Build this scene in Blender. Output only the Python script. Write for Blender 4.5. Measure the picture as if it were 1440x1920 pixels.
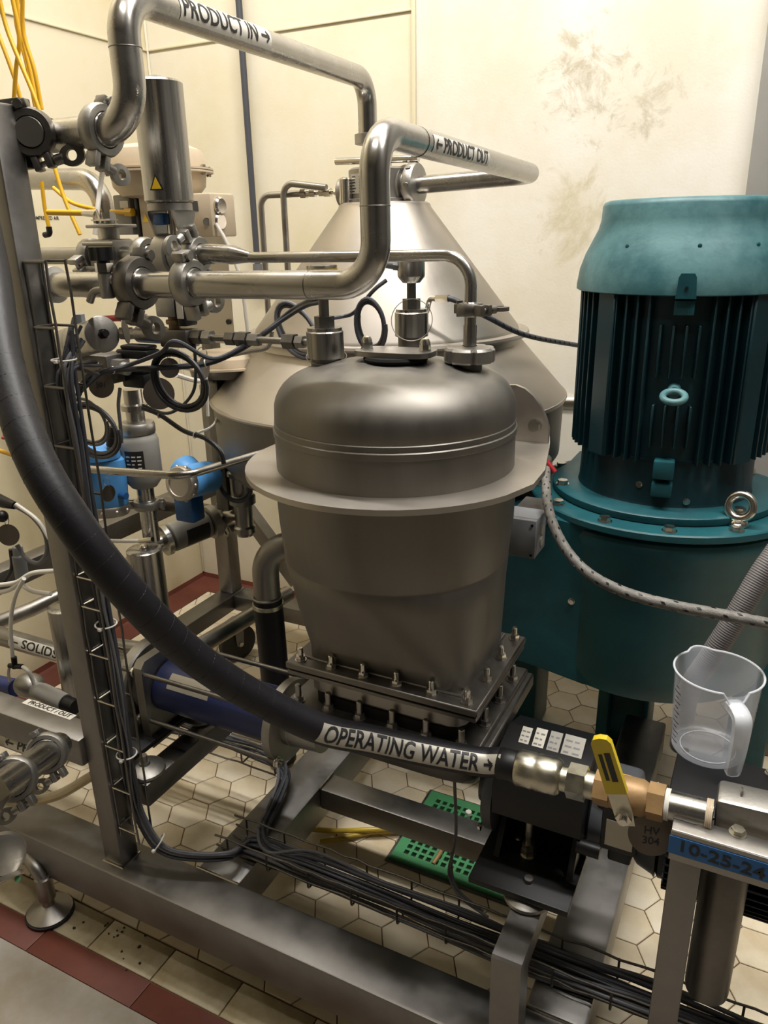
import bpy, bmesh, math, random
from mathutils import Vector, Matrix, Quaternion

# ------------------------------------------------------------------ clear
for _o in list(bpy.data.objects):
    bpy.data.objects.remove(_o, do_unlink=True)
scene = bpy.context.scene
COL = scene.collection
random.seed(7)
PI = math.pi

# ------------------------------------------------------------------ camera
FPX, CXP, CYP, HCAM = 1442.0, 720.0, 960.0, 1.45       # frame 1440 x 1920
def _basis(vv=(800, 4950), vb=(1490, 434)):
    d = Vector((vv[0]-CXP, vv[1]-CYP, FPX)).normalized()
    b = Vector((vb[0]-CXP, vb[1]-CYP, FPX)); b = (b - d*b.dot(d)).normalized()
    z = -d; y = b; x = y.cross(z)
    return x, y, z
AX, AY, AZ = _basis()
CAM = Vector((0, 0, HCAM))
cam_data = bpy.data.cameras.new('camera')
cam_data.sensor_fit = 'VERTICAL'; cam_data.sensor_height = 36.0
cam_data.lens = FPX/1920.0*36.0
cam_data.clip_start = 0.05
cam = bpy.data.objects.new('camera', cam_data); COL.objects.link(cam)
cam.matrix_world = Matrix(((AX.x, -AX.y, -AX.z, CAM.x), (AY.x, -AY.y, -AY.z, CAM.y), (AZ.x, -AZ.y, -AZ.z, CAM.z), (0, 0, 0, 1)))
scene.camera = cam
def P(u, v, x=None, y=None, z=None, d=None):
    """photo pixel -> point on the world plane x=, y= or z= (or at camera depth d)"""
    c = Vector(((u-CXP)/FPX, (v-CYP)/FPX, 1.0))
    r = Vector((AX.dot(c), AY.dot(c), AZ.dot(c)))
    if x is not None: t = x/r.x
    elif y is not None: t = y/r.y
    elif z is not None: t = (z-HCAM)/r.z
    else: t = d
    return CAM + r*t

# ------------------------------------------------------------------ world, lights, exposure
world = bpy.data.worlds.new('world'); scene.world = world
world.use_nodes = True
world.node_tree.nodes['Background'].inputs[0].default_value = (1.0, 0.9, 0.75, 1)
world.node_tree.nodes['Background'].inputs[1].default_value = 0.05
def area(name, loc, sx, sy, energy, col, rot=(0, 0, 0)):
    l = bpy.data.lights.new(name, 'AREA'); l.shape = 'RECTANGLE'; l.size = sx; l.size_y = sy
    l.energy = energy; l.color = col
    o = bpy.data.objects.new(name, l); COL.objects.link(o); o.location = loc; o.rotation_euler = rot
    return o
LAMPS = [((-0.25, 1.40, 3.72), 46.0), ((-1.35, 1.30, 3.72), 46.0), ((-0.4, 0.1, 3.72), 12.0), ((0.9, 1.05, 3.72), 42.0)]  # third and fourth are added fill lamps, for the front and the floor
for k, (lc, en) in enumerate(LAMPS):
    area('ceiling_lamp_light', (lc[0], lc[1], lc[2]-0.075), 1.2, 0.14, en, (1.0, 0.975, 0.93))
vs = scene.view_settings
vs.view_transform = 'Standard'; vs.look = 'None'; vs.gamma = 1.0; vs.use_curve_mapping = False
vs.exposure = 0.25

# ------------------------------------------------------------------ materials
def lin(h):
    r = []
    for i in (0, 2, 4):
        c = int(h[i:i+2], 16)/255.0
        r.append(c/12.92 if c <= 0.04045 else ((c+0.055)/1.055)**2.4)
    return (r[0], r[1], r[2], 1.0)
M = {}
def mat(name, hexcol, metal=0.0, rough=0.5, var=0.0, scale=6.0, bump=0.0, bscale=60.0, hex2=None, stretch=None, spec=0.5, trans=0.0, alpha=1.0, rvar=0.0, coat=0.0, lohi=(0.4, 0.62)):
    m = bpy.data.materials.new(name); m.use_nodes = True
    nt = m.node_tree; b = nt.nodes['Principled BSDF']
    c = lin(hexcol)
    b.inputs['Base Color'].default_value = c
    b.inputs['Metallic'].default_value = metal; b.inputs['Roughness'].default_value = rough
    b.inputs['Specular IOR Level'].default_value = spec
    b.inputs['Transmission Weight'].default_value = trans; b.inputs['Alpha'].default_value = alpha
    b.inputs['Coat Weight'].default_value = coat
    tc = nt.nodes.new('ShaderNodeTexCoord')
    src = tc.outputs['Object']
    if stretch:
        mp = nt.nodes.new('ShaderNodeMapping'); mp.inputs['Scale'].default_value = stretch
        nt.links.new(src, mp.inputs['Vector']); src = mp.outputs['Vector']
    if var or hex2 or rvar:
        n = nt.nodes.new('ShaderNodeTexNoise'); n.inputs['Scale'].default_value = scale; n.inputs['Detail'].default_value = 6.0
        n.inputs['Roughness'].default_value = 0.65
        nt.links.new(src, n.inputs['Vector'])
        if var or hex2:
            cr = nt.nodes.new('ShaderNodeValToRGB')
            c2 = lin(hex2) if hex2 else tuple(max(0, q*(1-var)) for q in c[:3])+(1,)
            cr.color_ramp.elements[0].position = lohi[0]; cr.color_ramp.elements[0].color = c2
            cr.color_ramp.elements[1].position = lohi[1]; cr.color_ramp.elements[1].color = c
            nt.links.new(n.outputs['Fac'], cr.inputs['Fac']); nt.links.new(cr.outputs['Color'], b.inputs['Base Color'])
        if rvar:
            mr = nt.nodes.new('ShaderNodeMapRange'); mr.inputs['From Min'].default_value = 0.3; mr.inputs['From Max'].default_value = 0.7
            mr.inputs['To Min'].default_value = rough-rvar; mr.inputs['To Max'].default_value = rough+rvar
            nt.links.new(n.outputs['Fac'], mr.inputs['Value']); nt.links.new(mr.outputs['Result'], b.inputs['Roughness'])
    if bump:
        n2 = nt.nodes.new('ShaderNodeTexNoise'); n2.inputs['Scale'].default_value = bscale; n2.inputs['Detail'].default_value = 4.0
        nt.links.new(src, n2.inputs['Vector'])
        bp = nt.nodes.new('ShaderNodeBump'); bp.inputs['Strength'].default_value = bump; bp.inputs['Distance'].default_value = 0.002
        nt.links.new(n2.outputs['Fac'], bp.inputs['Height']); nt.links.new(bp.outputs['Normal'], b.inputs['Normal'])
    M[name] = m
    return m
mat('pipe', 'b3b0ab', 1.0, 0.26, 0.12, 14, rvar=0.07)
mat('pipe_dull', 'a29f9a', 1.0, 0.36, 0.15, 14, rvar=0.08)
mat('steel', '9f9b96', 1.0, 0.42, 0.18, 8, rvar=0.1, bump=0.05, bscale=220)
mat('steel_dark', '7e7a75', 1.0, 0.45, 0.25, 9, rvar=0.1)
mat('frame_steel', '8d8a87', 1.0, 0.44, 0.22, 7, rvar=0.12, bump=0.04, bscale=150)
mat('vessel', '827e78', 1.0, 0.5, 0.14, 5, rvar=0.06, stretch=(3, 3, 0.5))
mat('hood', 'b7b0a7', 1.0, 0.46, 0.08, 5, rvar=0.05)
mat('bright', 'd2cdc4', 1.0, 0.2, 0.06, 20, rvar=0.06)
mat('zinc', 'c4bfae', 1.0, 0.33, 0.18, 30, rvar=0.1)
mat('cast', 'a29f9a', 1.0, 0.46, 0.15, 20, bump=0.12, bscale=200)
mat('tag_steel', '6e665e', 0.8, 0.5, 0.1, 10)
mat('brushed', 'b2afaa', 1.0, 0.3, 0.3, 5, stretch=(14, 14, 0.15), rvar=0.08)
mat('paint_grey', '8d8b86', 0.0, 0.45, 0.08, 10)
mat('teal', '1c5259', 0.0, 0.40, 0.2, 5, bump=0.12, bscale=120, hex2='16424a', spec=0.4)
mat('teal_lit', '507679', 0.0, 0.45, 0.2, 6, bump=0.15, bscale=110, hex2='2b555b', spec=0.4)  # paler copy of teal: light falling on the cowl is put into the colour
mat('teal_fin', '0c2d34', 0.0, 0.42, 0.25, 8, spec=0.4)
mat('rubber', '17161a', 0.0, 0.5, 0.2, 30, bump=0.15, bscale=150, spec=0.35)
mat('rubber_soft', '22242c', 0.0, 0.6, 0.2, 30, spec=0.3)
mat('black', '121214', 0.0, 0.45, 0.2, 20, spec=0.4)
mat('black_matte', '17171a', 0.0, 0.6, 0.1, 20, spec=0.3)
mat('gasket', '1a1918', 0.0, 0.75, spec=0.2)
mat('cable_grey', '66666a', 0.0, 0.5, 0.1, 20)
mat('cable_dark', '3e3f46', 0.0, 0.5, 0.1, 20)
mat('cable_black', '26272c', 0.0, 0.45, 0.1, 20)
mat('cable_white', 'd8d4cc', 0.0, 0.4)
mat('tube_clear', 'd9d4cb', 0.0, 0.3, trans=0.35)
mat('yellow', 'd9a61c', 0.0, 0.4, 0.08, 20)
mat('yellow_handle', 'c9b021', 0.0, 0.38, 0.08, 20)
mat('yellow_tube', 'c8ab3c', 0.0, 0.3, 0.1, 20, trans=0.15)
mat('red', '9a1f24', 0.0, 0.4)
mat('blue_enamel', '4f8ec9', 0.0, 0.38, 0.06, 15)
mat('blue_dark', '1d4f86', 0.0, 0.4)
mat('blue_stator', '26305f', 0.0, 0.45, 0.15, 20)
mat('blue_tape', '1f5f9e', 0.0, 0.55, 0.1, 20)
mat('brass', '9c7d55', 0.3, 0.48, 0.2, 25, bump=0.1, bscale=200)
mat('beige', 'bfae96', 0.0, 0.42, 0.06, 12)
mat('label_white', 'd9d4cb', 0.0, 0.45)
mat('label_silver', 'aea99d', 0.3, 0.42)
mat('label_yellow', 'e6bb28', 0.0, 0.45)
mat('label_black', '1d1c1c', 0.0, 0.45)
mat('plate_grey', '8d897f', 0.0, 0.45)
mat('ink', '17161a', 0.0, 0.5)
mat('ink_red', '5a3a36', 0.0, 0.5)
mat('grey_plastic', '7d7f82', 0.0, 0.45, 0.05, 12)
mat('plastic_dark', '46484c', 0.0, 0.42, 0.05, 12)
mat('hose_braid', '77746f', 0.2, 0.6, 0.3, 60, bump=0.4, bscale=400)
mat('conduit_grey', '6c6868', 0.0, 0.55, 0.15, 30)
mat('clear_hose', 'b7a988', 0.0, 0.2, trans=0.6)
mat('wheel', '2a2724', 0.0, 0.6, 0.2, 20)
mat('green', '47895a', 0.0, 0.45, 0.12, 12)
mat('drain_dark', '16140f', 0.0, 0.9)
mat('tile', 'ded2bb', 0.0, 0.36, 0.0, 5, hex2='cdbd9f', bump=0.05, bscale=60, rvar=0.08)
mat('tile_b', 'd8cbb1', 0.0, 0.38, 0.0, 6, hex2='c5b393', bump=0.05, bscale=60, rvar=0.08)
mat('tile_c', 'e2d8c4', 0.0, 0.34, 0.0, 4, hex2='d3c5a9', bump=0.05, bscale=60, rvar=0.08)
mat('tile_border', 'b9ad94', 0.0, 0.42, 0.0, 5, hex2='958768', bump=0.05, bscale=60)
mat('grout', '6e4f36', 0.0, 0.8, 0.2, 20)
mat('tile_red', '612f22', 0.0, 0.5, 0.2, 12)
mat('concrete', '938d85', 0.0, 0.55, 0.0, 3, hex2='7d7362', bump=0.1, bscale=50)
mat('wall_left_paint', 'd2c8b0', 0.0, 0.5, 0.0, 1.6, hex2='c9bc9a', bump=0.14, bscale=130)
mat('wall_back_paint', 'd6cebb', 0.0, 0.5, 0.0, 1.5, hex2='cec4a8', bump=0.14, bscale=130)
mat('wall_right_paint', 'd9d4ca', 0.0, 0.5, 0.0, 2.0, hex2='d0c8b6', bump=0.16, bscale=130)
mat('wall_plain', '4b4946', 0.0, 0.6)
mat('ceiling_paint', 'd8d2c4', 0.0, 0.7)
mat('seam', 'cbc1a4', 0.0, 0.5)
mat('wood', '9b6b45', 0.0, 0.6, 0.3, 10, stretch=(1, 8, 8))
mat('wood_pink', 'a87a62', 0.0, 0.6, 0.2, 10)
mat('lamp_white', 'e8e6e0', 0.0, 0.5)
mat('beaker_plastic', 'dfe3ec', 0.0, 0.22, alpha=0.22, spec=0.6)
mat('beaker_rim', 'e9ecf2', 0.0, 0.22, alpha=0.5, spec=0.6)
mat('debris', '2a2018', 0.0, 0.9)
# dirt smears on the pale wall panel: fine streaks inside a soft patch
_w = M['wall_right_paint']; _nt = _w.node_tree; _bs = _nt.nodes['Principled BSDF']
_tc = _nt.nodes.new('ShaderNodeTexCoord')
def _patch(cx, cz, rx, rz, sc, thr, col):
    mp = _nt.nodes.new('ShaderNodeMapping'); mp.inputs['Location'].default_value = (-cx/rx, 0, -cz/rz); mp.inputs['Scale'].default_value = (1/rx, 0, 1/rz)
    _nt.links.new(_tc.outputs['Object'], mp.inputs['Vector'])
    ln = _nt.nodes.new('ShaderNodeVectorMath'); ln.operation = 'LENGTH'; _nt.links.new(mp.outputs['Vector'], ln.inputs[0])
    n = _nt.nodes.new('ShaderNodeTexNoise'); n.inputs['Scale'].default_value = sc; n.inputs['Detail'].default_value = 9; n.inputs['Roughness'].default_value = 0.72; n.inputs['Distortion'].default_value = 0.6
    _nt.links.new(_tc.outputs['Object'], n.inputs['Vector'])
    sb = _nt.nodes.new('ShaderNodeMath'); sb.operation = 'MULTIPLY_ADD'; sb.inputs[1].default_value = -0.22; _nt.links.new(ln.outputs['Value'], sb.inputs[0]); _nt.links.new(n.outputs['Fac'], sb.inputs[2])
    mr = _nt.nodes.new('ShaderNodeMapRange'); mr.inputs['From Min'].default_value = thr; mr.inputs['From Max'].default_value = thr+0.14; _nt.links.new(sb.outputs['Value'], mr.inputs['Value'])
    mx = _nt.nodes.new('ShaderNodeMix'); mx.data_type = 'RGBA'; mx.inputs[7].default_value = lin(col)
    src = _bs.inputs['Base Color'].links[0].from_socket
    _nt.links.new(mr.outputs['Result'], mx.inputs[0]); _nt.links.new(src, mx.inputs[6]); _nt.links.new(mx.outputs[2], _bs.inputs['Base Color'])
_patch(-0.58, 1.86, 0.20, 0.24, 13.0, 0.395, 'b4ab97'); _patch(-0.40, 1.78, 0.16, 0.16, 11.0, 0.40, 'b9b09c'); _patch(-0.62, 1.45, 0.30, 0.30, 6.0, 0.42, 'c0b69d')
_e = bpy.data.materials.new('lamp_glow'); _e.use_nodes = True
_b = _e.node_tree.nodes['Principled BSDF']; _b.inputs['Emission Color'].default_value = (1, 0.93, 0.8, 1); _b.inputs['Emission Strength'].default_value = 6.0
M['lamp_glow'] = _e

# ------------------------------------------------------------------ mesh helpers
def frame(d):
    d = Vector(d).normalized()
    a = Vector((0, 0, 1)) if abs(d.z) < 0.9 else Vector((1, 0, 0))
    u = a.cross(d).normalized(); w = d.cross(u).normalized()
    return u, w, d
V = Vector
class MB:
    def __init__(s): s.v = []; s.f = []
    def add(s, vs, fs, mtx=None):
        n = len(s.v)
        s.v += [tuple(mtx @ Vector(q)) if mtx else tuple(q) for q in vs]
        s.f += [tuple(i+n for i in f) for f in fs]
        return s
    def box(s, lo, hi, mtx=None):
        x0, y0, z0 = lo; x1, y1, z1 = hi
        return s.add([(x0,y0,z0),(x1,y0,z0),(x1,y1,z0),(x0,y1,z0),(x0,y0,z1),(x1,y0,z1),(x1,y1,z1),(x0,y1,z1)],
                     [(0,3,2,1),(4,5,6,7),(0,1,5,4),(1,2,6,5),(2,3,7,6),(3,0,4,7)], mtx)
    def bbox(s, lo, hi, bev=0.004, seg=2, mtx=None):
        bm = bmesh.new()
        t = MB().box(lo, hi)
        vv = [bm.verts.new(q) for q in t.v]
        for f in t.f: bm.faces.new([vv[i] for i in f])
        bmesh.ops.bevel(bm, geom=list(bm.edges), offset=bev, segments=seg, affect='EDGES', profile=0.5)
        bm.verts.ensure_lookup_table(); bm.verts.index_update()
        s.add([tuple(q.co) for q in bm.verts], [tuple(q.index for q in f.verts) for f in bm.faces], mtx)
        bm.free(); return s
    def lathe(s, prof, o=(0,0,0), d=(0,0,1), seg=32, caps=True, mtx=None):
        """prof: list of (r, h) along axis d from o"""
        u, w, d = frame(d); o = Vector(o); vs = []; fs = []
        n = len(prof)
        for r, h in prof:
            for k in range(seg):
                a = 2*PI*k/seg
                vs.append(o + d*h + (u*math.cos(a) + w*math.sin(a))*max(r, 1e-5))
        for i in range(n-1):
            for k in range(seg):
                k2 = (k+1) % seg
                fs.append((i*seg+k, i*seg+k2, (i+1)*seg+k2, (i+1)*seg+k))
        if caps:
            fs.append(tuple(range(seg-1, -1, -1))); fs.append(tuple((n-1)*seg+k for k in range(seg)))
        return s.add(vs, fs, mtx)
    def cyl(s, a, b, r, r2=None, seg=24, bev=0.0):
        a = Vector(a); b = Vector(b); L = (b-a).length; r2 = r if r2 is None else r2
        if bev: pr = [(r-bev, 0), (r, bev), (r2, L-bev), (r2-bev, L)]
        else: pr = [(r, 0), (r2, L)]
        return s.lathe(pr, a, b-a, seg)
    def ring(s, o, d, r0, r1, h, seg=32, bev=0.0):
        """hollow ring: inner r0 outer r1, height h along d from o"""
        b = bev
        pr = [(r0, 0), (r1-b, 0), (r1, b), (r1, h-b), (r1-b, h), (r0, h), (r0, 0)]
        return s.lathe(pr, o, d, seg, caps=False)
    def hexn(s, a, b, r):
        return s.cyl(a, b, r, seg=6)
    def torus(s, o, d, R, r, seg=28, rs=10, a0=0.0, a1=2*PI):
        u, w, d = frame(d); o = Vector(o); vs = []; fs = []
        full = abs(a1-a0-2*PI) < 1e-6
        n = seg if full else seg+1
        for i in range(n):
            a = a0 + (a1-a0)*i/seg; e = u*math.cos(a)+w*math.sin(a)
            for j in range(rs):
                b = 2*PI*j/rs
                vs.append(o + e*(R + r*math.cos(b)) + d*(r*math.sin(b)))
        for i in range(seg):
            i2 = (i+1) % n
            for j in range(rs):
                j2 = (j+1) % rs
                fs.append((i*rs+j, i2*rs+j, i2*rs+j2, i*rs+j2))
        if not full:
            fs.append(tuple(range(rs))); fs.append(tuple((n-1)*rs+j for j in range(rs-1, -1, -1)))
        return s.add(vs, fs)
    def tube(s, pts, r, seg=12, caps=True):
        """swept tube; r number or list"""
        pts = [Vector(p) for p in pts]; n = len(pts)
        rr = r if isinstance(r, (list, tuple)) else [r]*n
        tg = []
        for i in range(n):
            t = (pts[min(i+1, n-1)] - pts[max(i-1, 0)])
            tg.append(t.normalized() if t.length > 1e-9 else (tg[-1] if tg else Vector((1,0,0))))
        u, w, _ = frame(tg[0]); vs = []; fs = []
        for i in range(n):
            if i:
                q = tg[i-1].rotation_difference(tg[i]); u = (q @ u); u = (u - tg[i]*u.dot(tg[i])).normalized()
            w = tg[i].cross(u)
            for k in range(seg):
                a = 2*PI*k/seg
                vs.append(pts[i] + (u*math.cos(a) + w*math.sin(a))*rr[i])
        for i in range(n-1):
            for k in range(seg):
                k2 = (k+1) % seg
                fs.append((i*seg+k, i*seg+k2, (i+1)*seg+k2, (i+1)*seg+k))
        if caps:
            fs.append(tuple(range(seg-1, -1, -1))); fs.append(tuple((n-1)*seg+k for k in range(seg)))
        return s.add(vs, fs)
    def prism(s, poly, o, ux, uy, h):
        """polygon (2d pts) in plane o,ux,uy extruded by vector h"""
        o = Vector(o); ux = Vector(ux); uy = Vector(uy); h = Vector(h); n = len(poly)
        b = [o + ux*p[0] + uy*p[1] for p in poly]; t = [q + h for q in b]
        if ux.cross(uy).dot(h) < 0: b, t = t, b
        return s.add(b + t, [tuple(range(n-1, -1, -1)), tuple(range(n, 2*n))] + [(i, (i+1) % n, n+(i+1) % n, n+i) for i in range(n)])
    def sphere(s, o, r, seg=20, rings=12, sc=(1,1,1)):
        pr = []; vs = []; fs = []
        for i in range(rings+1):
            t = PI*i/rings
            for k in range(seg):
                a = 2*PI*k/seg
                vs.append((o[0]+sc[0]*r*math.sin(t)*math.cos(a), o[1]+sc[1]*r*math.sin(t)*math.sin(a), o[2]+sc[2]*r*math.cos(t)))
        for i in range(rings):
            for k in range(seg):
                fs.append((i*seg+k, (i+1)*seg+k, (i+1)*seg+(k+1) % seg, i*seg+(k+1) % seg))
        return s.add(vs, fs)
    def mesh(s, name, m, angle=38):
        me = bpy.data.meshes.new(name); me.from_pydata(s.v, [], s.f); me.update()
        bm = bmesh.new(); bm.from_mesh(me)
        bmesh.ops.remove_doubles(bm, verts=bm.verts, dist=1e-6)
        bmesh.ops.recalc_face_normals(bm, faces=bm.faces)
        bm.to_mesh(me); bm.free()
        me.materials.append(M[m])
        me.shade_smooth(); me.set_sharp_from_angle(angle=math.radians(angle))
        return me
def mk(name, mb, m, parent=None, angle=38, label=None):
    """mesh in world coordinates -> object; children keep world coordinates"""
    me = mb.mesh(name, m, angle)
    o = bpy.data.objects.new(name, me); COL.objects.link(o)
    if parent is not None:
        o.parent = parent; o.matrix_parent_inverse = parent.matrix_basis.inverted()
    if label: o['label'] = label
    return o
def inst(name, me, parent, mtx):
    o = bpy.data.objects.new(name, me); COL.objects.link(o)
    o.parent = parent; o.matrix_parent_inverse = parent.matrix_basis.inverted()
    o.matrix_basis = mtx
    return o
def tag(o, label, cat, group=None):
    o['label'] = label; o['category'] = cat
    if group: o['group'] = group
    return o
def thing(name, label, cat, loc=(0, 0, 0), group=None):
    o = bpy.data.objects.new(name, None); COL.objects.link(o); o.location = loc
    o.empty_display_size = 0.05
    return tag(o, label, cat, group)
def struct(o): o['kind'] = 'structure'; return o
def fillet(pts, r, n=8):
    """round the corners of a polyline"""
    pts = [Vector(p) for p in pts]; out = [pts[0]]
    for i in range(1, len(pts)-1):
        a, b, c = pts[i-1], pts[i], pts[i+1]
        d1 = (a-b).normalized(); d2 = (c-b).normalized()
        ang = d1.angle(d2)
        if ang > PI-0.02: out.append(b); continue
        t = min(r/math.tan(ang/2), (a-b).length*0.49, (c-b).length*0.49)
        rr = t*math.tan(ang/2)
        cen = b + (d1+d2).normalized()*(rr/math.sin(ang/2))
        s0 = b + d1*t - cen; s1 = b + d2*t - cen
        tot = s0.angle(s1); ax = s0.cross(s1).normalized()
        for k in range(n+1):
            out.append(cen + Quaternion(ax, tot*k/n) @ s0)
    out.append(pts[-1]); return out
def spline(pts, n=10):
    """Catmull-Rom through points"""
    p = [Vector(q) for q in pts]; p = [p[0]*2-p[1]] + p + [p[-1]*2-p[-2]]; out = []
    for i in range(1, len(p)-2):
        for k in range(n):
            t = k/n; a, b, c, d = p[i-1], p[i], p[i+1], p[i+2]
            out.append(0.5*((2*b)+(c-a)*t+(2*a-5*b+4*c-d)*t*t+(3*b-a-3*c+d)*t*t*t))
    out.append(p[-2]); return out
def text_geo(txt, size, sx=1.0):
    """flat text triangles centred at origin, in the XY plane; arrows are drawn as strokes"""
    if txt[0] == '\u2190' or txt[-1] == '\u2192':
        left = txt[0] == '\u2190'
        body = txt.strip('\u2190\u2192 ')
        vs, fs = text_geo(body, size, sx) if body else ([], [])
        hwid = max([abs(q[0]) for q in vs] + [0]); sg = -1 if left else 1
        L = size*0.75*sx; x0 = sg*(hwid + (size*0.32*sx if body else 0)) if body else -sg*L/2; th = size*0.055
        def stroke(a, b):
            d = (Vector((b[0]-a[0], b[1]-a[1]))).normalized(); nn = Vector((-d.y, d.x))*th; n0 = len(vs); K = 6
            for k in range(K+1):
                c = (a[0]+(b[0]-a[0])*k/K, a[1]+(b[1]-a[1])*k/K)
                vs.append((c[0]+nn.x, c[1]+nn.y)); vs.append((c[0]-nn.x, c[1]-nn.y))
            for k in range(K): fs.append((n0+2*k, n0+2*k+1, n0+2*k+3, n0+2*k+2))
        tip = x0 + sg*L
        stroke((x0, 0), (tip, 0)); stroke((tip, 0), (tip-sg*size*0.26*sx, size*0.22)); stroke((tip, 0), (tip-sg*size*0.26*sx, -size*0.22))
        return vs, fs
    cu = bpy.data.curves.new('t', 'FONT'); cu.body = txt; cu.size = size; cu.align_x = 'CENTER'; cu.align_y = 'CENTER'
    cu.resolution_u = 3; cu.offset = size*0.016
    o = bpy.data.objects.new('t', cu); COL.objects.link(o)
    dg = bpy.context.evaluated_depsgraph_get(); dg.update()
    me = bpy.data.meshes.new_from_object(o.evaluated_get(dg))
    bm = bmesh.new(); bm.from_mesh(me)
    bmesh.ops.subdivide_edges(bm, edges=[e for e in bm.edges if e.calc_length() > size*0.12], cuts=3, use_grid_fill=False)
    bmesh.ops.triangulate(bm, faces=bm.faces)
    bm.verts.index_update()
    vs = [(v.co.x*sx, v.co.y) for v in bm.verts]; fs = [tuple(v.index for v in f.verts) for f in bm.faces]
    bm.free(); bpy.data.objects.remove(o); bpy.data.curves.remove(cu); bpy.data.meshes.remove(me)
    return vs, fs
def text_flat(txt, size, o, ux, uy, sx=1.0, off=0.0008):
    """text as flat geometry on a plane; ux reading direction, uy up"""
    vs, fs = text_geo(txt, size, sx); o = Vector(o); ux = Vector(ux).normalized(); uy = Vector(uy).normalized()
    nrm = ux.cross(uy)
    return MB().add([o + ux*a + uy*b + nrm*off for a, b in vs], fs)
def _along(path, cum, s):
    s = max(0.0, min(cum[-1]-1e-6, s))
    for i in range(len(cum)-1):
        if cum[i+1] >= s:
            t = (s-cum[i])/max(1e-9, cum[i+1]-cum[i]); return path[i].lerp(path[i+1], t), (path[i+1]-path[i]).normalized()
    return path[-1], (path[-1]-path[-2]).normalized()
def _cum(path):
    c = [0.0]
    for i in range(len(path)-1): c.append(c[-1]+(path[i+1]-path[i]).length)
    return c
def wrap(path, face, r, s0, s1, w, txt=None, size=0.03, sx=1.0, flip=False, rev=False):
    """label band (and lettering) wrapped on a tube that follows path; face = world direction the band centre looks to"""
    path = [Vector(p) for p in path]; cum = _cum(path); face = Vector(face)
    def pt(s, h, rr):
        c, t = _along(path, cum, s)
        n = (face - t*face.dot(t)).normalized(); b = n.cross(t)
        if flip: b = -b
        a = h/r
        return c + (n*math.cos(a) + b*math.sin(a))*rr
    NS = max(8, int((s1-s0)/0.01)); NH = 12
    band = MB()
    vs = [pt(s0+(s1-s0)*i/NS, -w/2+w*j/NH, r+0.0006) for i in range(NS+1) for j in range(NH+1)]
    band.add(vs, [(i*(NH+1)+j, i*(NH+1)+j+1, (i+1)*(NH+1)+j+1, (i+1)*(NH+1)+j) for i in range(NS) for j in range(NH)])
    let = None
    if txt:
        tv, tf = text_geo(txt, size, sx); sm = (s0+s1)/2
        mx_ = (max(q[0] for q in tv)+min(q[0] for q in tv))/2; tv = [(q[0]-mx_, q[1]) for q in tv]
        let = MB().add([pt(sm + (-a if rev else a), b, r+0.0014) for a, b in tv], tf)
    return band, let
# ================================================================== ROOM
YB, XL, XR, YF, ZC = 2.464, -2.179, 1.6, -2.6, 3.8
def clip_poly(poly, a, b, c):            # keep a*x+b*y<=c
    out = []
    for i in range(len(poly)):
        p, q = poly[i], poly[(i+1) % len(poly)]
        dp = a*p[0]+b*p[1]-c; dq = a*q[0]+b*q[1]-c
        if dp <= 0: out.append(p)
        if dp*dq < 0:
            t = dp/(dp-dq); out.append((p[0]+(q[0]-p[0])*t, p[1]+(q[1]-p[1])*t))
    return out
floor = struct(mk('floor', MB().box((XL, YF, -0.12), (XR, YB, -0.004)), 'grout'))
S = 0.0573; RH = S*math.sqrt(3); GAP = 0.0022
drain_rect = (-0.69, -0.335, 1.318, 1.60)
def hexpoly(s): return [(s*math.cos(PI/3*k), s*math.sin(PI/3*k)) for k in range(6)]
def tile_mb(poly):
    n = len(poly); cx_ = sum(p[0] for p in poly)/n; cy_ = sum(p[1] for p in poly)/n
    top = [(cx_+(p[0]-cx_)*0.975, cy_+(p[1]-cy_)*0.975, 0.0) for p in poly]
    mid = [(p[0], p[1], -0.0012) for p in poly]; bot = [(p[0], p[1], -0.006) for p in poly]
    vs = top+mid+bot
    fs = [tuple(range(n))]
    for k in range(n):
        k2 = (k+1) % n
        fs += [(k, n+k, n+k2, k2), (n+k, 2*n+k, 2*n+k2, n+k2)]
    return vs, fs
full = {m: MB().add(*tile_mb(hexpoly(S-GAP*0.6))).mesh('hex_tile', m) for m in ('tile', 'tile_b', 'tile_c')}
cands = []
x_ref, y_ref = -0.8106, 1.143 - RH/2
for ci in range(-18, 30):
    for ri in range(-8, 20):
        cx_ = x_ref + ci*1.5*S; cy_ = y_ref + ri*RH + (RH/2 if ci % 2 else 0)
        if cx_ < XL-0.06 or cx_ > XR+0.06 or cy_ < 0.85 or cy_ > YB+0.05: continue
        poly = [(cx_+p[0], cy_+p[1]) for p in hexpoly(S-GAP*0.6)]
        pl = poly
        for a, b, c in ((-1, 0, -XL-0.002), (1, 0, XR), (0, -1, -0.903), (0, 1, YB-0.002)):
            pl = clip_poly(pl, a, b, c)
            if len(pl) < 3: break
        if len(pl) < 3: continue
        q = Vector((cx_, cy_, 0)) - CAM
        dep = AX.z*q.x + AY.z*q.y + AZ.z*q.z
        u = CXP + FPX*(AX.x*q.x+AY.x*q.y+AZ.x*q.z)/max(dep, .01); v = CYP + FPX*(AX.y*q.x+AY.y*q.y+AZ.y*q.z)/max(dep, .01)
        vis = dep > 0 and -60 < u < 1500 and -60 < v < 1980
        whole = len(pl) == 6 and all((a[0]-b[0])**2+(a[1]-b[1])**2 < 1e-10 for a, b in zip(pl, poly))
        cands.append((0 if vis else 1, dep, cx_, cy_, pl, whole))
cands.sort(key=lambda c: c[:2])
rest = MB()
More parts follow.
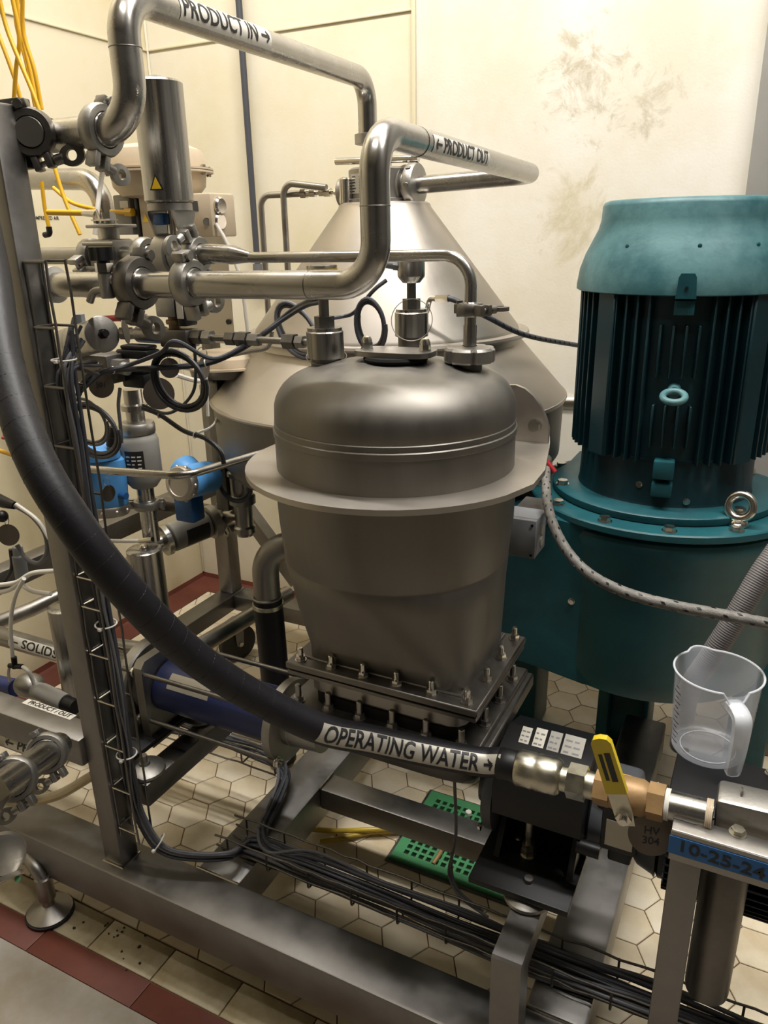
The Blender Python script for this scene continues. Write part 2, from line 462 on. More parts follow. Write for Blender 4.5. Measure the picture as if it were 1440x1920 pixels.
for i, (nv, dep, cx_, cy_, pl, whole) in enumerate(cands):
    if i < 300 and not nv:
        m = random.choice(('tile', 'tile', 'tile_b', 'tile_c'))
        if whole: inst('tile', full[m], floor, Matrix.Translation((cx_, cy_, random.uniform(-0.0006, 0.0004))))
        else: mk('tile', MB().add(*tile_mb(pl)), m, floor)
    else:
        rest.add(*tile_mb(pl))
ro = mk('tile', rest, 'tile', floor); ro['kind'] = 'stuff'
bm_ = MB().add(*tile_mb([(-0.0875, -0.040), (0.0875, -0.040), (0.0875, 0.040), (-0.0875, 0.040)])).mesh('border_tile', 'tile_border')
k = -1.165 - 0.1785*6 + 0.089
while k < XR:
    inst('border_tile', bm_, floor, Matrix.Translation((k, 0.8585, 0))); k += 0.1785
rm_ = MB().add(*tile_mb([(-0.149, -0.031), (0.149, -0.031), (0.149, 0.031), (-0.149, 0.031)])).mesh('kerb_tile', 'tile_red')
k = -2.03
while k < XR:
    inst('kerb_tile', rm_, floor, Matrix.Translation((k, 0.784, 0.001))); k += 0.30
mk('walkway', MB().box((XL, YF, -0.05), (XR, 0.7515, 0.002)), 'concrete', floor)
mk('cove_base', MB().prism([(0, 0), (0.11, 0), (0.11, 0.003), (0.02, 0.005), (0.006, 0.012), (0.0, 0.03)], (XL, 0.9, 0), (1, 0, 0), (0, 0, 1), (0, YB-0.9, 0)), 'tile_red', floor)
mk('cove_base', MB().prism([(0, 0), (0.11, 0), (0.11, 0.003), (0.02, 0.005), (0.006, 0.012), (0.0, 0.03)], (XL, YB, 0), (0, -1, 0), (0, 0, 1), (2.0, 0, 0)), 'tile_red', floor)
# debris specks on the floor near the skid foot
for i in range(26):
    if i < 16: px, py = random.uniform(-1.25, -1.0), random.uniform(0.80, 0.9)
    else: px, py = random.uniform(-1.4, -0.5), random.uniform(0.95, 1.3)
    r = random.uniform(0.0015, 0.004)
    if random.random() < 0.9:
        poly = [(r*random.uniform(.6, 1.3)*math.cos(a), r*random.uniform(.6, 1.3)*math.sin(a)) for a in [PI/3*j for j in range(6)]]
        tag(mk('floor_speck', MB().prism(poly, (px, py, 0.0005), (1, 0, 0), (0, 1, 0), (0, 0, 0.0015)), 'debris'), 'small dark speck of dirt lying on the floor tiles', 'dirt', 'dirt specks on the floor')
# walls and ceiling
wb = struct(mk('wall_back', MB().box((XL, YB, 0), (-1.124, YB+0.1, ZC)), 'wall_back_paint'))
mk('wall_panel', MB().box((-1.12, YB-0.004, 0), (-0.132, YB+0.1, ZC)), 'wall_right_paint', wb)
struct(mk('wall_left', MB().box((XL-0.1, YF, 0), (XL, YB+0.1, ZC)), 'wall_left_paint'))
struct(mk('wall_right', MB().box((XR, YF, 0), (XR+0.1, YB+0.1, ZC)), 'wall_plain'))
struct(mk('wall_front', MB().box((XL, YF-0.1, 0), (XR, YF, ZC)), 'wall_plain'))
struct(mk('ceiling', MB().box((XL, YF, ZC), (XR, YB, ZC+0.1)), 'ceiling_paint'))
struct(mk('trim_1', MB().bbox((-1.126, YB-0.012, 0), (-1.112, YB-0.002, ZC), 0.003), 'seam'))
struct(mk('trim_2', MB().bbox((XL+0.001, YB-0.006, 2.084), (-1.127, YB-0.0005, 2.091), 0.002).bbox((XL+0.0005, 0.3, 2.084), (XL+0.006, YB-0.001, 2.091), 0.002), 'seam'))
struct(mk('trim_3', MB().bbox((XL+0.0005, YB-0.009, 0.035), (XL+0.009, YB-0.0005, ZC), 0.003), 'wall_back_paint'))
# steel corner post / door jamb and wall continuing to the right
struct(mk('door_1', MB().bbox((-0.131, YB-0.05, 0), (-0.06, YB+0.06, ZC), 0.004), 'paint_grey'))
struct(mk('wall_side', MB().box((-0.058, YB-0.02, 0), (XR, YB+0.1, ZC)), 'paint_grey'))
# ceiling lamps, the last two added as fill
for k, (lc, en) in enumerate(LAMPS):
    t = thing('ceiling_lamp', ('white batten lamp on the ceiling above the teal motor', 'white batten lamp on the ceiling above the valve rack', 'white batten fill lamp added on the ceiling over the walkway', 'white batten fill lamp added on the ceiling right of the bracket')[k], 'lamp', lc, 'ceiling batten lamps')
    mk('housing', MB().bbox((lc[0]-0.63, lc[1]-0.08, lc[2]-0.06), (lc[0]+0.63, lc[1]+0.08, ZC), 0.006), 'lamp_white', t)
    mk('diffuser', MB().bbox((lc[0]-0.60, lc[1]-0.07, lc[2]-0.07), (lc[0]+0.60, lc[1]+0.07, lc[2]-0.0605), 0.003), 'lamp_glow', t)
# dark vertical conduit on the back wall and white wall cable
c0 = P(447, 0, y=YB-0.03); c1 = P(483, 500, y=YB-0.03)
cd = thing('conduit_pipe', 'dark vertical conduit pipe on the yellow back wall', 'conduit', (c0.x, YB-0.03, 1.2))
mk('pipe', MB().cyl((c1.x, YB-0.03, c1.z), (c1.x, YB-0.03, ZC-0.02), 0.011), 'cable_dark', cd)
mk('gland', MB().cyl((c1.x, YB-0.03, c1.z-0.06), (c1.x, YB-0.03, c1.z+0.01), 0.017), 'cable_grey', cd)
wp = spline([P(1000, 752, y=YB-0.02), P(1040, 750, y=YB-0.015), P(1080, 750, y=YB-0.015), P(1200, 752, y=YB-0.015)], 8)
tag(mk('wall_cable', MB().tube(wp, 0.008, 10), 'cable_white'), 'thick white cable along the wall behind the teal motor', 'cable')
# ================================================================== SHARED SMALL PARTS
X, Y, Z = Vector((1, 0, 0)), Vector((0, 1, 0)), Vector((0, 0, 1))
def aim(o, d):
    """matrix: local +Z along d at o"""
    u, w, d = frame(d); o = Vector(o)
    return Matrix(((u.x, w.x, d.x, o.x), (u.y, w.y, d.y, o.y), (u.z, w.z, d.z, o.z), (0, 0, 0, 1)))
def stud_mesh(r, h, m='bright'):
    b = MB().lathe([(r*2.1, 0), (r*2.1, r*0.35)], seg=16)
    b.hexn((0, 0, r*0.35), (0, 0, r*1.9), r*1.75)
    b.lathe([(r, r*1.9), (r, h-r*0.3), (r*0.75, h)], seg=12)
    return b.mesh('stud', m)
def hexbolt_mesh(r, m='bright'):
    b = MB().lathe([(r*1.25, 0), (r*1.25, r*0.18)], seg=18)
    b.hexn((0, 0, r*0.18), (0, 0, r*0.85), r)
    return b.mesh('bolt', m)
STUD = stud_mesh(0.005, 0.024); BOLT = hexbolt_mesh(0.010); BOLT_S = hexbolt_mesh(0.006); BOLT_L = hexbolt_mesh(0.0125); BOLT_Z = hexbolt_mesh(0.009, 'zinc')
def tri_clamp(o, d, rp, wing, label, m='cast', s=1.0, group='tri clamps on the pipework', parent=None, name='pipe_clamp'):
    """sanitary clamp: two-piece band round a ferrule with hinge and eye wing nut. wing = direction of the wing nut"""
    o = Vector(o); d = Vector(d).normalized(); wing = Vector(wing); wing = (wing - d*wing.dot(d)).normalized()
    w = 0.011*s; R0 = rp+0.003; R1 = rp+0.014*s
    t = parent or thing(name, label, 'clamp', tuple(o), group)
    b = MB().lathe([(R0, -w), (R1-0.003, -w), (R1, -w*0.5), (R1, w*0.5), (R1-0.003, w), (R0, w), (R0, -w)], o, d, 32, caps=False)
    mk('clamp_band', b, m, t)
    mk('ferrule', MB().lathe([(rp+0.0005, -0.013*s), (R0+0.003, -0.004*s), (R0+0.003, 0.004*s), (rp+0.0005, 0.013*s)], o, d, 28), 'pipe', t)
    side = d.cross(wing).normalized()
    h0 = o - wing*(R1+0.004*s)
    mk('hinge', MB().cyl(h0 - d*w*1.3, h0 + d*w*1.3, 0.006*s, seg=14).bbox((-0.010*s, -w*0.8, -0.006*s), (0.010*s, w*0.8, 0.006*s), 0.002, mtx=Matrix(((side.x, d.x, wing.x, h0.x), (side.y, d.y, wing.y, h0.y), (side.z, d.z, wing.z, h0.z), (0, 0, 0, 1)))), m, t)
    e0 = o + wing*(R1+0.001)
    lug = MB()
    for sg in (-1, 1):
        c = e0 + side*sg*0.009*s
        lug.bbox((-0.005*s, -w*0.9, -0.004*s), (0.005*s, w*0.9, 0.016*s), 0.002, mtx=Matrix(((side.x, d.x, wing.x, c.x), (side.y, d.y, wing.y, c.y), (side.z, d.z, wing.z, c.z), (0, 0, 0, 1))))
    mk('clamp_lug', lug, m, t)
    p0 = e0 + wing*0.008*s
    sd = side
    mk('swing_bolt', MB().cyl(p0 - sd*0.012*s, p0 + sd*0.034*s, 0.0038*s, seg=12), 'steel', t)
    c = p0 + sd*0.042*s
    wn = MB().cyl(p0 + sd*0.015*s, p0 + sd*0.03*s, 0.0075*s, seg=16, bev=0.0015)
    rg = []; seg = 26
    dirw = sd; per = wing; vs = []; fs = []
    for i in range(seg):
        a = 2*PI*i/seg
        for (ro, hh) in ((0.0075, -0.0045), (0.0145, -0.0035), (0.0145, 0.0035), (0.0075, 0.0045)):
            ex = 1.25 if ro > 0.01 else 1.0
            vs.append(c + dirw*(ro*s*math.cos(a)*ex) + per*(ro*s*math.sin(a)) + d*(hh*s))
    for i in range(seg):
        for j in range(4):
            fs.append((i*4+j, ((i+1) % seg)*4+j, ((i+1) % seg)*4+(j+1) % 4, i*4+(j+1) % 4))
    wn.add(vs, fs)
    mk('wing_nut', wn, m, t)
    return t

# ================================================================== SKID FRAME
skid = thing('equipment_skid', 'brushed stainless steel skid frame of square tubes carrying the pump and hopper', 'frame', (-0.6, 0.9, 0))
mk('main_beam', MB().bbox((-2.05, 0.855, 0.1), (0.75, 0.953, 0.2), 0.007), 'frame_steel', skid)
mk('cross_beam', MB().bbox((-0.945, 0.9525, 0.1), (-0.838, 1.90, 0.199), 0.007), 'frame_steel', skid)
mk('cross_beam', MB().bbox((-0.232, 0.9525, 0.1), (-0.128, 1.90, 0.199), 0.007), 'frame_steel', skid)
mk('cross_bar', MB().bbox((-0.839, 1.272, 0.140), (-0.231, 1.335, 0.198), 0.005), 'frame_steel', skid)
for wpts in ([(-0.23, 0.951, 0.2), (-0.13, 0.951, 0.2)], [(-0.945, 0.951, 0.2), (-0.838, 0.951, 0.2)], [(-1.14, 0.879, 0.2), (-1.085, 0.879, 0.2), (-1.085, 0.931, 0.2)], [(-0.837, 1.27, 0.2), (-0.837, 1.336, 0.2)]):
    mk('weld_bead', MB().tube(wpts, 0.0028, 6), 'bright', skid)
PTOP = P(18, 183, y=0.88).z
mk('post', MB().bbox((-1.138, 0.88, 0.199), (-1.088, 0.93, PTOP), 0.005), 'frame_steel', skid)
mk('side_rail', MB().bbox((-2.05, 0.868, 0.447), (-1.137, 0.928, 0.511), 0.006), 'frame_steel', skid)
# label PRODUCT / OUT on the side rail
lc = P(93, 1330, z=0.5115)
lb = mk('label', MB().bbox((lc.x-0.075, lc.y-0.009, 0.5108), (lc.x+0.070, lc.y+0.009, 0.5118), 0.0003, 1), 'label_white', skid, label='small white PRODUCT / OUT label on the rail')
mk('lettering', text_flat('PRODUCT / OUT', 0.0165, (lc.x, lc.y, 0.5118), X, Y, 0.98), 'ink', lb)
# L brackets that carry the pump feet
mk('pump_arm', MB().prism([(0.862, 0.199), (0.907, 0.199), (0.907, 0.347), (1.30, 0.347), (1.30, 0.392), (0.866, 0.392), (0.862, 0.388)], (-0.268, 0, 0), Y, Z, (0.048, 0, 0)), 'frame_steel', skid)
mk('pump_arm', MB().bbox((-1.090, 0.931, 0.335), (-1.037, 1.36, 0.390), 0.005), 'frame_steel', skid)
# levelling foot
f0 = P(95, 1712, z=0.0)
ft = mk('levelling_foot', MB().lathe([(0.050, 0.004), (0.050, 0.012), (0.034, 0.022), (0.014, 0.030), (0.011, 0.045), (0.011, 0.10)], (f0.x, f0.y, 0), Z, 28), 'steel', skid)
mk('rubber_pad', MB().lathe([(0.051, 0.0), (0.053, 0.003), (0.053, 0.008), (0.049, 0.009)], (f0.x, f0.y, 0), Z, 28), 'rubber', ft)
mk('foot_socket', MB().cyl((f0.x, f0.y, 0.045), (f0.x, f0.y, 0.11), 0.019, bev=0.003).tube(fillet([(f0.x, f0.y, 0.10), (f0.x-0.02, f0.y, 0.13), (f0.x-0.12, f0.y+0.03, 0.14)], 0.03), 0.015, 14), 'steel', ft)
# vibration mounts (silver discs) under the pump
for (px, py, zz, lab) in ((990, 1672, 0.392, 'silver rubber disc mount under the black gearbox plate'), (272, 1438, 0.390, 'silver disc mount under the stator support, beside the post'), (375, 1338, 0.390, 'silver disc mount under the stator support, far end of the arm')):
    c = P(px, py, z=zz+0.01)
    t = thing('vibration_mount', lab, 'mount', (c.x, c.y, zz), 'disc mounts under the pump')
    mk('disc', MB().lathe([(0.040, 0.0), (0.042, 0.003), (0.041, 0.008), (0.030, 0.015), (0.012, 0.018), (0.010, 0.022)], (c.x, c.y, zz+0.0005), Z, 30), 'cast', t)
    mk('stem', MB().cyl((c.x, c.y, zz+0.018), (c.x, c.y, zz+0.04), 0.0075), 'steel', t)

# ================================================================== HOPPER VESSEL
HX, HY = -0.548, 1.12
def se_ring(cx_, cy_, rx, ry, n, z, seg=64):
    out = []
    for k in range(seg):
        a = 2*PI*k/seg; c, s_ = math.cos(a), math.sin(a)
        q = (abs(c)**n + abs(s_)**n)**(-1.0/n)
        out.append((cx_+rx*q*c, cy_+ry*q*s_, z))
    return out
def loft(rings):
    n = len(rings[0]); vs = [p for r in rings for p in r]
    fs = [(i*n+k, i*n+(k+1) % n, (i+1)*n+(k+1) % n, (i+1)*n+k) for i in range(len(rings)-1) for k in range(n)]
    fs.append(tuple(range(n-1, -1, -1))); fs.append(tuple((len(rings)-1)*n+k for k in range(n)))
    return MB().add(vs, fs)
hop = thing('hopper_vessel', 'grey stainless domed hopper vessel with round collar plate and bolted square base', 'vessel', (HX, HY, 0.74))
R0 = 0.198
dome = [(R0, 1.092), (R0, 1.146), (R0+0.0022, 1.1475), (R0+0.0022, 1.1565), (R0, 1.158), (R0, 1.1665), (R0-0.0015, 1.168), (R0-0.0008, 1.170)]
dome += [(0.128 + 0.069*math.cos(t), 1.185 + 0.062*math.sin(t)) for t in [PI/2*k/9 for k in range(1, 10)]]
dome += [(0.10, 1.2545), (0.06, 1.261), (0.02, 1.2635), (0.0, 1.2638)]
dm = mk('dome', MB().lathe(dome, (HX, HY, 0), Z, 72, caps=False), 'vessel', hop, angle=30)
# collar plate with straight lobe to the centrifuge side
pl = []
CR = 0.250
ang0, ang1 = math.radians(32), math.radians(-300)
for k in range(49):
    a = math.radians(80) + (math.radians(360-45))*k/48
    pl.append((HX+CR*math.cos(a), HY+CR*math.sin(a)))
pl = [q for q in pl if not (q[0] > HX+0.13 and q[1] > HY-0.10)]
_r = [P(1000, 912, z=1.088), P(1022, 885, z=1.088), P(1031, 835, z=1.088), P(1030, 800, z=1.088)]
pl += [(q.x, q.y) for q in _r] + [(HX+0.06, HY+0.250)]
_c = (HX, HY+0.02); pl.sort(key=lambda q: math.atan2(q[1]-_c[1], q[0]-_c[0]))
mk('collar_plate', MB().prism(pl, (0, 0, 1.083), X, Y, (0, 0, 0.009)), 'hood', hop)
# curved end plate standing on the collar plate, with a hex bolt
_e = P(1027, 832, z=1.092)
ep = [P(u, v, y=_e.y) for u, v in ((1028, 830), (1029, 806), (1024, 785), (1014, 762), (1000, 743), (984, 729), (966, 722), (946, 722))]
ep = [(q.x, q.z) for q in ep]; ep[0] = (_e.x, 1.092); ep.append((ep[-1][0], 1.092))
mk('end_plate', MB().prism(ep, (0, _e.y, 0), X, Z, (0, 0.009, 0)), 'hood', hop)
bo = P(1003, 799, y=_e.y)
inst('bolt', BOLT, hop, aim(bo - Y*0.0005, -Y))
# tapered lower body: circle to rounded rectangle
cc = (-0.522, 1.105)
rings = [se_ring(HX, HY, 0.203, 0.203, 2.0, 1.083), se_ring(HX, HY, 0.200, 0.200, 2.0, 1.0), se_ring(HX, HY, 0.193, 0.193, 2.05, 0.936),
         se_ring(HX, HY, 0.1915, 0.1915, 2.05, 0.932), se_ring(HX, HY, 0.1935, 0.1935, 2.05, 0.929), se_ring(HX+0.006, HY-0.003, 0.183, 0.178, 2.3, 0.89),
         se_ring(HX+0.015, HY-0.008, 0.168, 0.150, 3.2, 0.83), se_ring(cc[0], cc[1], 0.152, 0.118, 6.0, 0.775), se_ring(cc[0], cc[1], 0.148, 0.112, 9.0, 0.752)]
mk('lower_body', loft(rings), 'vessel', hop, angle=60)
FX0, FX1, FY0, FY1 = -0.692, -0.338, 0.965, 1.225
mk('base_flange', MB().bbox((FX0, FY0, 0.739), (FX1, FY1, 0.752), 0.002, 1), 'steel_dark', hop)
mk('weld_bead', MB().tube([(cc[0]-.146, cc[1]-.112, .753), (cc[0]+.146, cc[1]-.112, .753), (cc[0]+.146, cc[1]+.11, .753)], 0.0025, 6), 'steel', hop)
for i in range(6):
    x = FX0+0.022 + (FX1-FX0-0.044)*i/5
    inst('stud', STUD, hop, aim((x, FY0+0.017, 0.752), Z))
for i in range(1, 4):
    y = FY0+0.017 + (FY1-FY0-0.034)*i/3
    inst('stud', STUD, hop, aim((FX1-0.017, y, 0.752), Z)); inst('stud', STUD, hop, aim((FX0+0.017, y, 0.752), Z))
# lid clamp on the dome
lt = thing('vessel_lid', 'oval stainless hand hole lid with two cap nuts on the dome', 'lid', (-0.535, 1.10, 1.262))
lcx = P(742, 668, z=1.268); la = P(690, 655, z=1.28); lbp = P(797, 660, z=1.28)
ld = (lbp-la); ld.z = 0; ld.normalize(); lp = Vector((-ld.y, ld.x, 0)); lcen = Vector((lcx.x, lcx.y, 1.266))
poly = []
for k in range(32):
    a = 2*PI*k/32; c, s_ = math.cos(a), math.sin(a); q = (abs(c)**4+abs(s_)**4)**-.25
    poly.append((0.064*q*c, 0.036*q*s_))
mk('cover', MB().prism(poly, lcen+Z*0.004, ld, lp, Z*0.008), 'steel', lt)
mk('gasket', MB().lathe([(0.050, -0.004), (0.052, 0.0), (0.050, 0.0039)], lcen, Z, 30), 'gasket', lt)
for sg in (-1, 1):
    c = lcen + ld*0.050*sg + Z*0.012
    mk('cap_nut', MB().lathe([(0.010, 0), (0.010, 0.002)], c, Z, 18).hexn(c+Z*0.002, c+Z*0.010, 0.009).lathe([(0.0085, 0.010), (0.0083, 0.014), (0.006, 0.019), (0.0, 0.021)], c, Z, 16, caps=False), 'bright', lt)

# ================================================================== SENSORS ON THE DOME
def level_probe(px, py, z0, label, tall, full):
    c = P(px, py, z=z0); c = Vector((c.x, c.y, z0-0.012))
    t = thing('level_probe', label, 'sensor', tuple(c), 'probes on the hopper dome')
    r = 0.031
    mk('weld_socket', MB().cyl(c, c+Z*0.03, r*0.82), 'steel_dark', t)
    mk('collar', MB().lathe([(r, 0.03), (r, 0.072), (r-0.002, 0.074), (r-0.002, 0.079)], c, Z, 32), 'brushed', t)
    mk('hex_nut', MB().hexn(c+Z*0.079, c+Z*0.097, 0.0165), 'steel_dark', t)
    mk('stem', MB().cyl(c+Z*0.097, c+Z*tall, 0.0085), 'steel_dark', t)
    h = c + Z*tall
    hd = mk('head', MB().lathe([(0.016, 0), (0.0245, 0.010), (0.0250, 0.013), (0.0250, 0.050), (0.0240, 0.052)], h, Z, 32), 'brushed', t)
    mk('yellow_ring', MB().lathe([(0.0255, 0.045), (0.0255, 0.047)], h, Z, 32), 'yellow', hd)
    return t, h
_, h1 = level_probe(612, 690, 1.240, 'level probe with steel collar on the dome under the bent product pipe', 0.125, True)
t2, h2 = level_probe(772, 648, 1.253, 'level probe with yellow ringed steel head standing behind the dome lid', 0.125, True)
gl = h2 + Z*0.028; gd = Vector((-0.95, -0.25, 0.1)).normalized()
mk('cable_gland', MB().hexn(gl+gd*0.022, gl+gd*0.032, 0.0105).cyl(gl+gd*0.03, gl+gd*0.046, 0.0085, 0.0075, seg=14), 'grey_plastic', t2)
GL2 = gl+gd*0.046
# threaded cap with vent pipe on the dome (pipe comes later)
NZ = P(880, 690, z=1.248)
nz = thing('pipe_union', 'slotted stainless union nut on the dome where the thin bent pipe enters', 'fitting', (NZ.x, NZ.y, 1.235))
mk('socket', MB().cyl((NZ.x, NZ.y, 1.225), (NZ.x, NZ.y, 1.258), 0.020), 'steel_dark', nz)
nut = MB()
vs_, fs_ = [], []
prof = [(0.020, 1.257), (0.038, 1.258), (0.040, 1.261), (0.040, 1.277), (0.037, 1.281), (0.012, 1.283)]
seg = 48
for r, h in prof:
    for k in range(seg):
        a = 2*PI*k/seg; rr = r - (0.0055 if (k % 8) == 0 and r > 0.03 else 0)
        vs_.append((NZ.x+rr*math.cos(a), NZ.y+rr*math.sin(a), h))
for i in range(len(prof)-1):
    for k in range(seg): fs_.append((i*seg+k, i*seg+(k+1) % seg, (i+1)*seg+(k+1) % seg, (i+1)*seg+k))
mk('slotted_nut', nut.add(vs_, fs_), 'cast', nz, angle=25)

# ================================================================== PUMP
PY, PZ = 1.10, 0.52
pump = thing('screw_pump', 'progressive cavity pump with dark blue stator tube under the hopper', 'pump', (-0.7, PY, 0.4))
mk('inlet_flange', MB().bbox((FX0+0.002, FY0+0.002, 0.7285), (FX1-0.002, FY1-0.002, 0.7355), 0.001, 1), 'steel_dark', pump)
mk('gasket', MB().box((FX0+0.004, FY0+0.004, 0.7357), (FX1-0.004, FY1-0.004, 0.7388)), 'gasket', pump)
mk('inlet_neck', loft([se_ring(cc[0]+0.004, cc[1]-0.008, 0.150, 0.108, 8, 0.690), se_ring(cc[0]+0.004, cc[1]-0.008, 0.150, 0.108, 8, 0.7285)]), 'steel', pump)
mk('lower_flange', MB().bbox((FX0-0.008, FY0-0.003, 0.656), (FX1-0.002, FY1+0.03, 0.668), 0.002, 1), 'steel_dark', pump)
mk('gasket', loft([se_ring(cc[0]+0.004, cc[1]-0.008, 0.140, 0.112, 8, 0.668), se_ring(cc[0]+0.004, cc[1]-0.008, 0.140, 0.112, 8, 0.690)]), 'gasket', pump)
mk('casing_flange', MB().bbox((FX0-0.004, FY0+0.01, 0.628), (FX1+0.008, FY1+0.04, 0.655), 0.003, 1), 'steel_dark', pump)
STUD2 = stud_mesh(0.0055, 0.034, 'steel')
for i in range(6):
    x = FX0+0.014 + (FX1-FX0-0.044)*i/5
    inst('stud', STUD2, pump, aim((x, FY0+0.014, 0.668), Z))
for i in range(1, 4):
    y = FY0+0.014 + (FY1-FY0-0.02)*i/3.2
    inst('stud', STUD2, pump, aim((FX1-0.016, y, 0.668), Z))
mk('casing', loft([se_ring(cc[0], PY, 0.150, 0.045, 4, 0.525), se_ring(cc[0], PY, 0.160, 0.085, 5, 0.56), se_ring(cc[0], PY, 0.162, 0.100, 6, 0.628)]), 'steel_dark', pump)
mk('outlet_pipe', MB().lathe([(0.045, 0), (0.045, 0.055), (0.050, 0.06)], (-0.705, PY, PZ), (-1, 0, 0), 32), 'cast', pump)
FLX = -0.79
mk('round_flange', MB().lathe([(0.080, -0.011), (0.085, -0.008), (0.085, 0.010), (0.080, 0.012)], (FLX, PY, PZ), X, 40).cyl((FLX+.01, PY, PZ), (-0.70, PY, PZ), 0.05, 0.046, seg=30), 'cast', pump)
mk('stator_tube', MB().lathe([(0.052, 0), (0.058, 0.004), (0.058, 0.30), (0.052, 0.304)], (FLX-0.012, PY, PZ), (-1, 0, 0), 36), 'blue_stator', pump)
sl0, sl1 = P(322, 1285, y=PY-0.055), P(428, 1318, y=PY-0.055)
bl = MB()
vs_ = []
for i in range(2):
    for j in range(7):
        a = math.radians(118 + 34*j/6); xx = -0.955-0.11*i
        vs_.append((xx, PY+0.0588*math.cos(a)*-1*-1, PZ+0.0588*math.sin(a)))
bl.add(vs_, [(j, j+1, 8+j, 7+j) for j in range(6)])
mk('label', bl, 'label_silver', pump, label='silver plate on the blue stator')
EX = FLX-0.33
sup = mk('end_support', MB().prism([(-0.07, -0.125), (0.07, -0.125), (0.075, -0.04), (0.075, 0.075), (0.062, 0.088), (-0.062, 0.088), (-0.075, 0.075), (-0.075, -0.04)], (EX-0.008, PY, PZ), Y, Z, (0.022, 0, 0)), 'cast', pump)
mk('foot_plate', MB().bbox((EX-0.10, 0.955, PZ-0.105), (EX+0.03, 1.245, PZ-0.093), 0.002), 'black', pump)
mk('discharge_flange', MB().lathe([(0.055, -0.05), (0.088, -0.048), (0.092, -0.044), (0.092, -0.022), (0.088, -0.018), (0.070, -0.016), (0.060, 0.0)], (EX-0.01, PY, PZ), X, 40), 'cast', pump)
for (dy, dz) in ((-0.068, 0.06), (0.068, 0.06), (-0.068, -0.055), (0.068, -0.055)):
    rr = mk('tie_rod', MB().cyl((EX-0.045, PY+dy, PZ+dz), (FLX+0.028, PY+dy, PZ+dz), 0.0052, seg=12), 'steel_dark', pump)
    inst('nut', BOLT, pump, aim((FLX+0.012, PY+dy, PZ+dz), X)); inst('nut', BOLT, pump, aim((EX-0.009, PY+dy, PZ+dz), -X))
# anchor bolt of the left foot
ab = P(262, 1395, y=0.985)
mk('anchor_bolt', MB().cyl((EX-0.045, 0.985, PZ-0.115), (EX-0.045, 0.985, PZ-0.03), 0.0075, seg=14).hexn((EX-0.045, 0.985, PZ-0.0929), (EX-0.045, 0.985, PZ-0.081), 0.014), 'zinc', pump)
# discharge elbow and long pipe towards the back
mk('discharge_pipe', MB().tube(fillet([(EX-0.04, PY, PZ), (EX-0.17, PY, PZ-0.02), (EX-0.185, PY+0.16, PZ-0.09), (-1.30, 1.40, 0.40), (-1.26, 1.80, 0.40)], 0.05), 0.024, 20), 'pipe_dull', pump)

# ------------------------------------------------------------------ gearbox
GX = -0.25
gb = thing('gear_reducer', 'black gear reducer with silver rating plates and foot plate beside the ball valve', 'gearbox', (GX, PY, 0.41))
bodyp = [(-0.012, -0.0954), (0.080, -0.0954), (0.086, -0.05), (0.088, 0.05), (0.065, 0.105), (0.0, 0.128), (-0.06, 0.118), (-0.086, 0.06), (-0.084, 0.005), (-0.03, -0.03)]
hb = MB()
hb.prism(bodyp, (GX-0.075, PY, PZ), Y, Z, (0.15, 0, 0))
mk('housing', hb, 'black', gb, angle=50)
mk('end_cover', MB().lathe([(0.070, 0), (0.082, 0.003), (0.082, 0.018), (0.078, 0.022)], (GX-0.0755, PY, PZ), (-1, 0, 0), 36).cyl((GX-0.09, PY, PZ), (GX-0.115, PY, PZ), 0.04), 'plastic_dark', gb)
for (dy, dz) in ((-0.062, 0.062), (-0.075, -0.05), (-0.02, 0.078)):
    inst('bolt', BOLT_S, gb, aim((GX-0.0975, PY+dy*0.93, PZ+dz*0.93), -X))
fp = mk('foot_plate', MB().bbox((GX-0.095, 0.962, PZ-0.108), (GX+0.075, 1.21, PZ-0.0955), 0.002), 'black', gb)
mk('leg_web', MB().prism([(-0.075, -0.0954), (-0.012, -0.0954), (-0.032, -0.035)], (GX-0.072, PY, PZ), Y, Z, (0.010, 0, 0)), 'black', gb)
mk('leg_web', MB().prism([(-0.075, -0.0954), (-0.012, -0.0954), (-0.032, -0.035)], (GX+0.055, PY, PZ), Y, Z, (0.010, 0, 0)), 'black', gb)
sp = P(990, 1602, z=PZ-0.0955)
mk('anchor_bolt', MB().lathe([(0.014, 0), (0.014, 0.002)], (sp.x, sp.y, PZ-0.0954), Z, 20).hexn((sp.x, sp.y, PZ-0.0934), (sp.x, sp.y, PZ-0.080), 0.0125).hexn((sp.x, sp.y, PZ-0.0795), (sp.x, sp.y, PZ-0.068), 0.0115).cyl((sp.x, sp.y, PZ-0.068), (sp.x, sp.y, PZ-0.022), 0.0068, seg=16, bev=0.001), 'zinc', gb)
for px in (972, 1037):
    b = P(px, 1572, z=PZ-0.0955); inst('bolt', BOLT_S, gb, aim((b.x, b.y, PZ-0.095), Z))
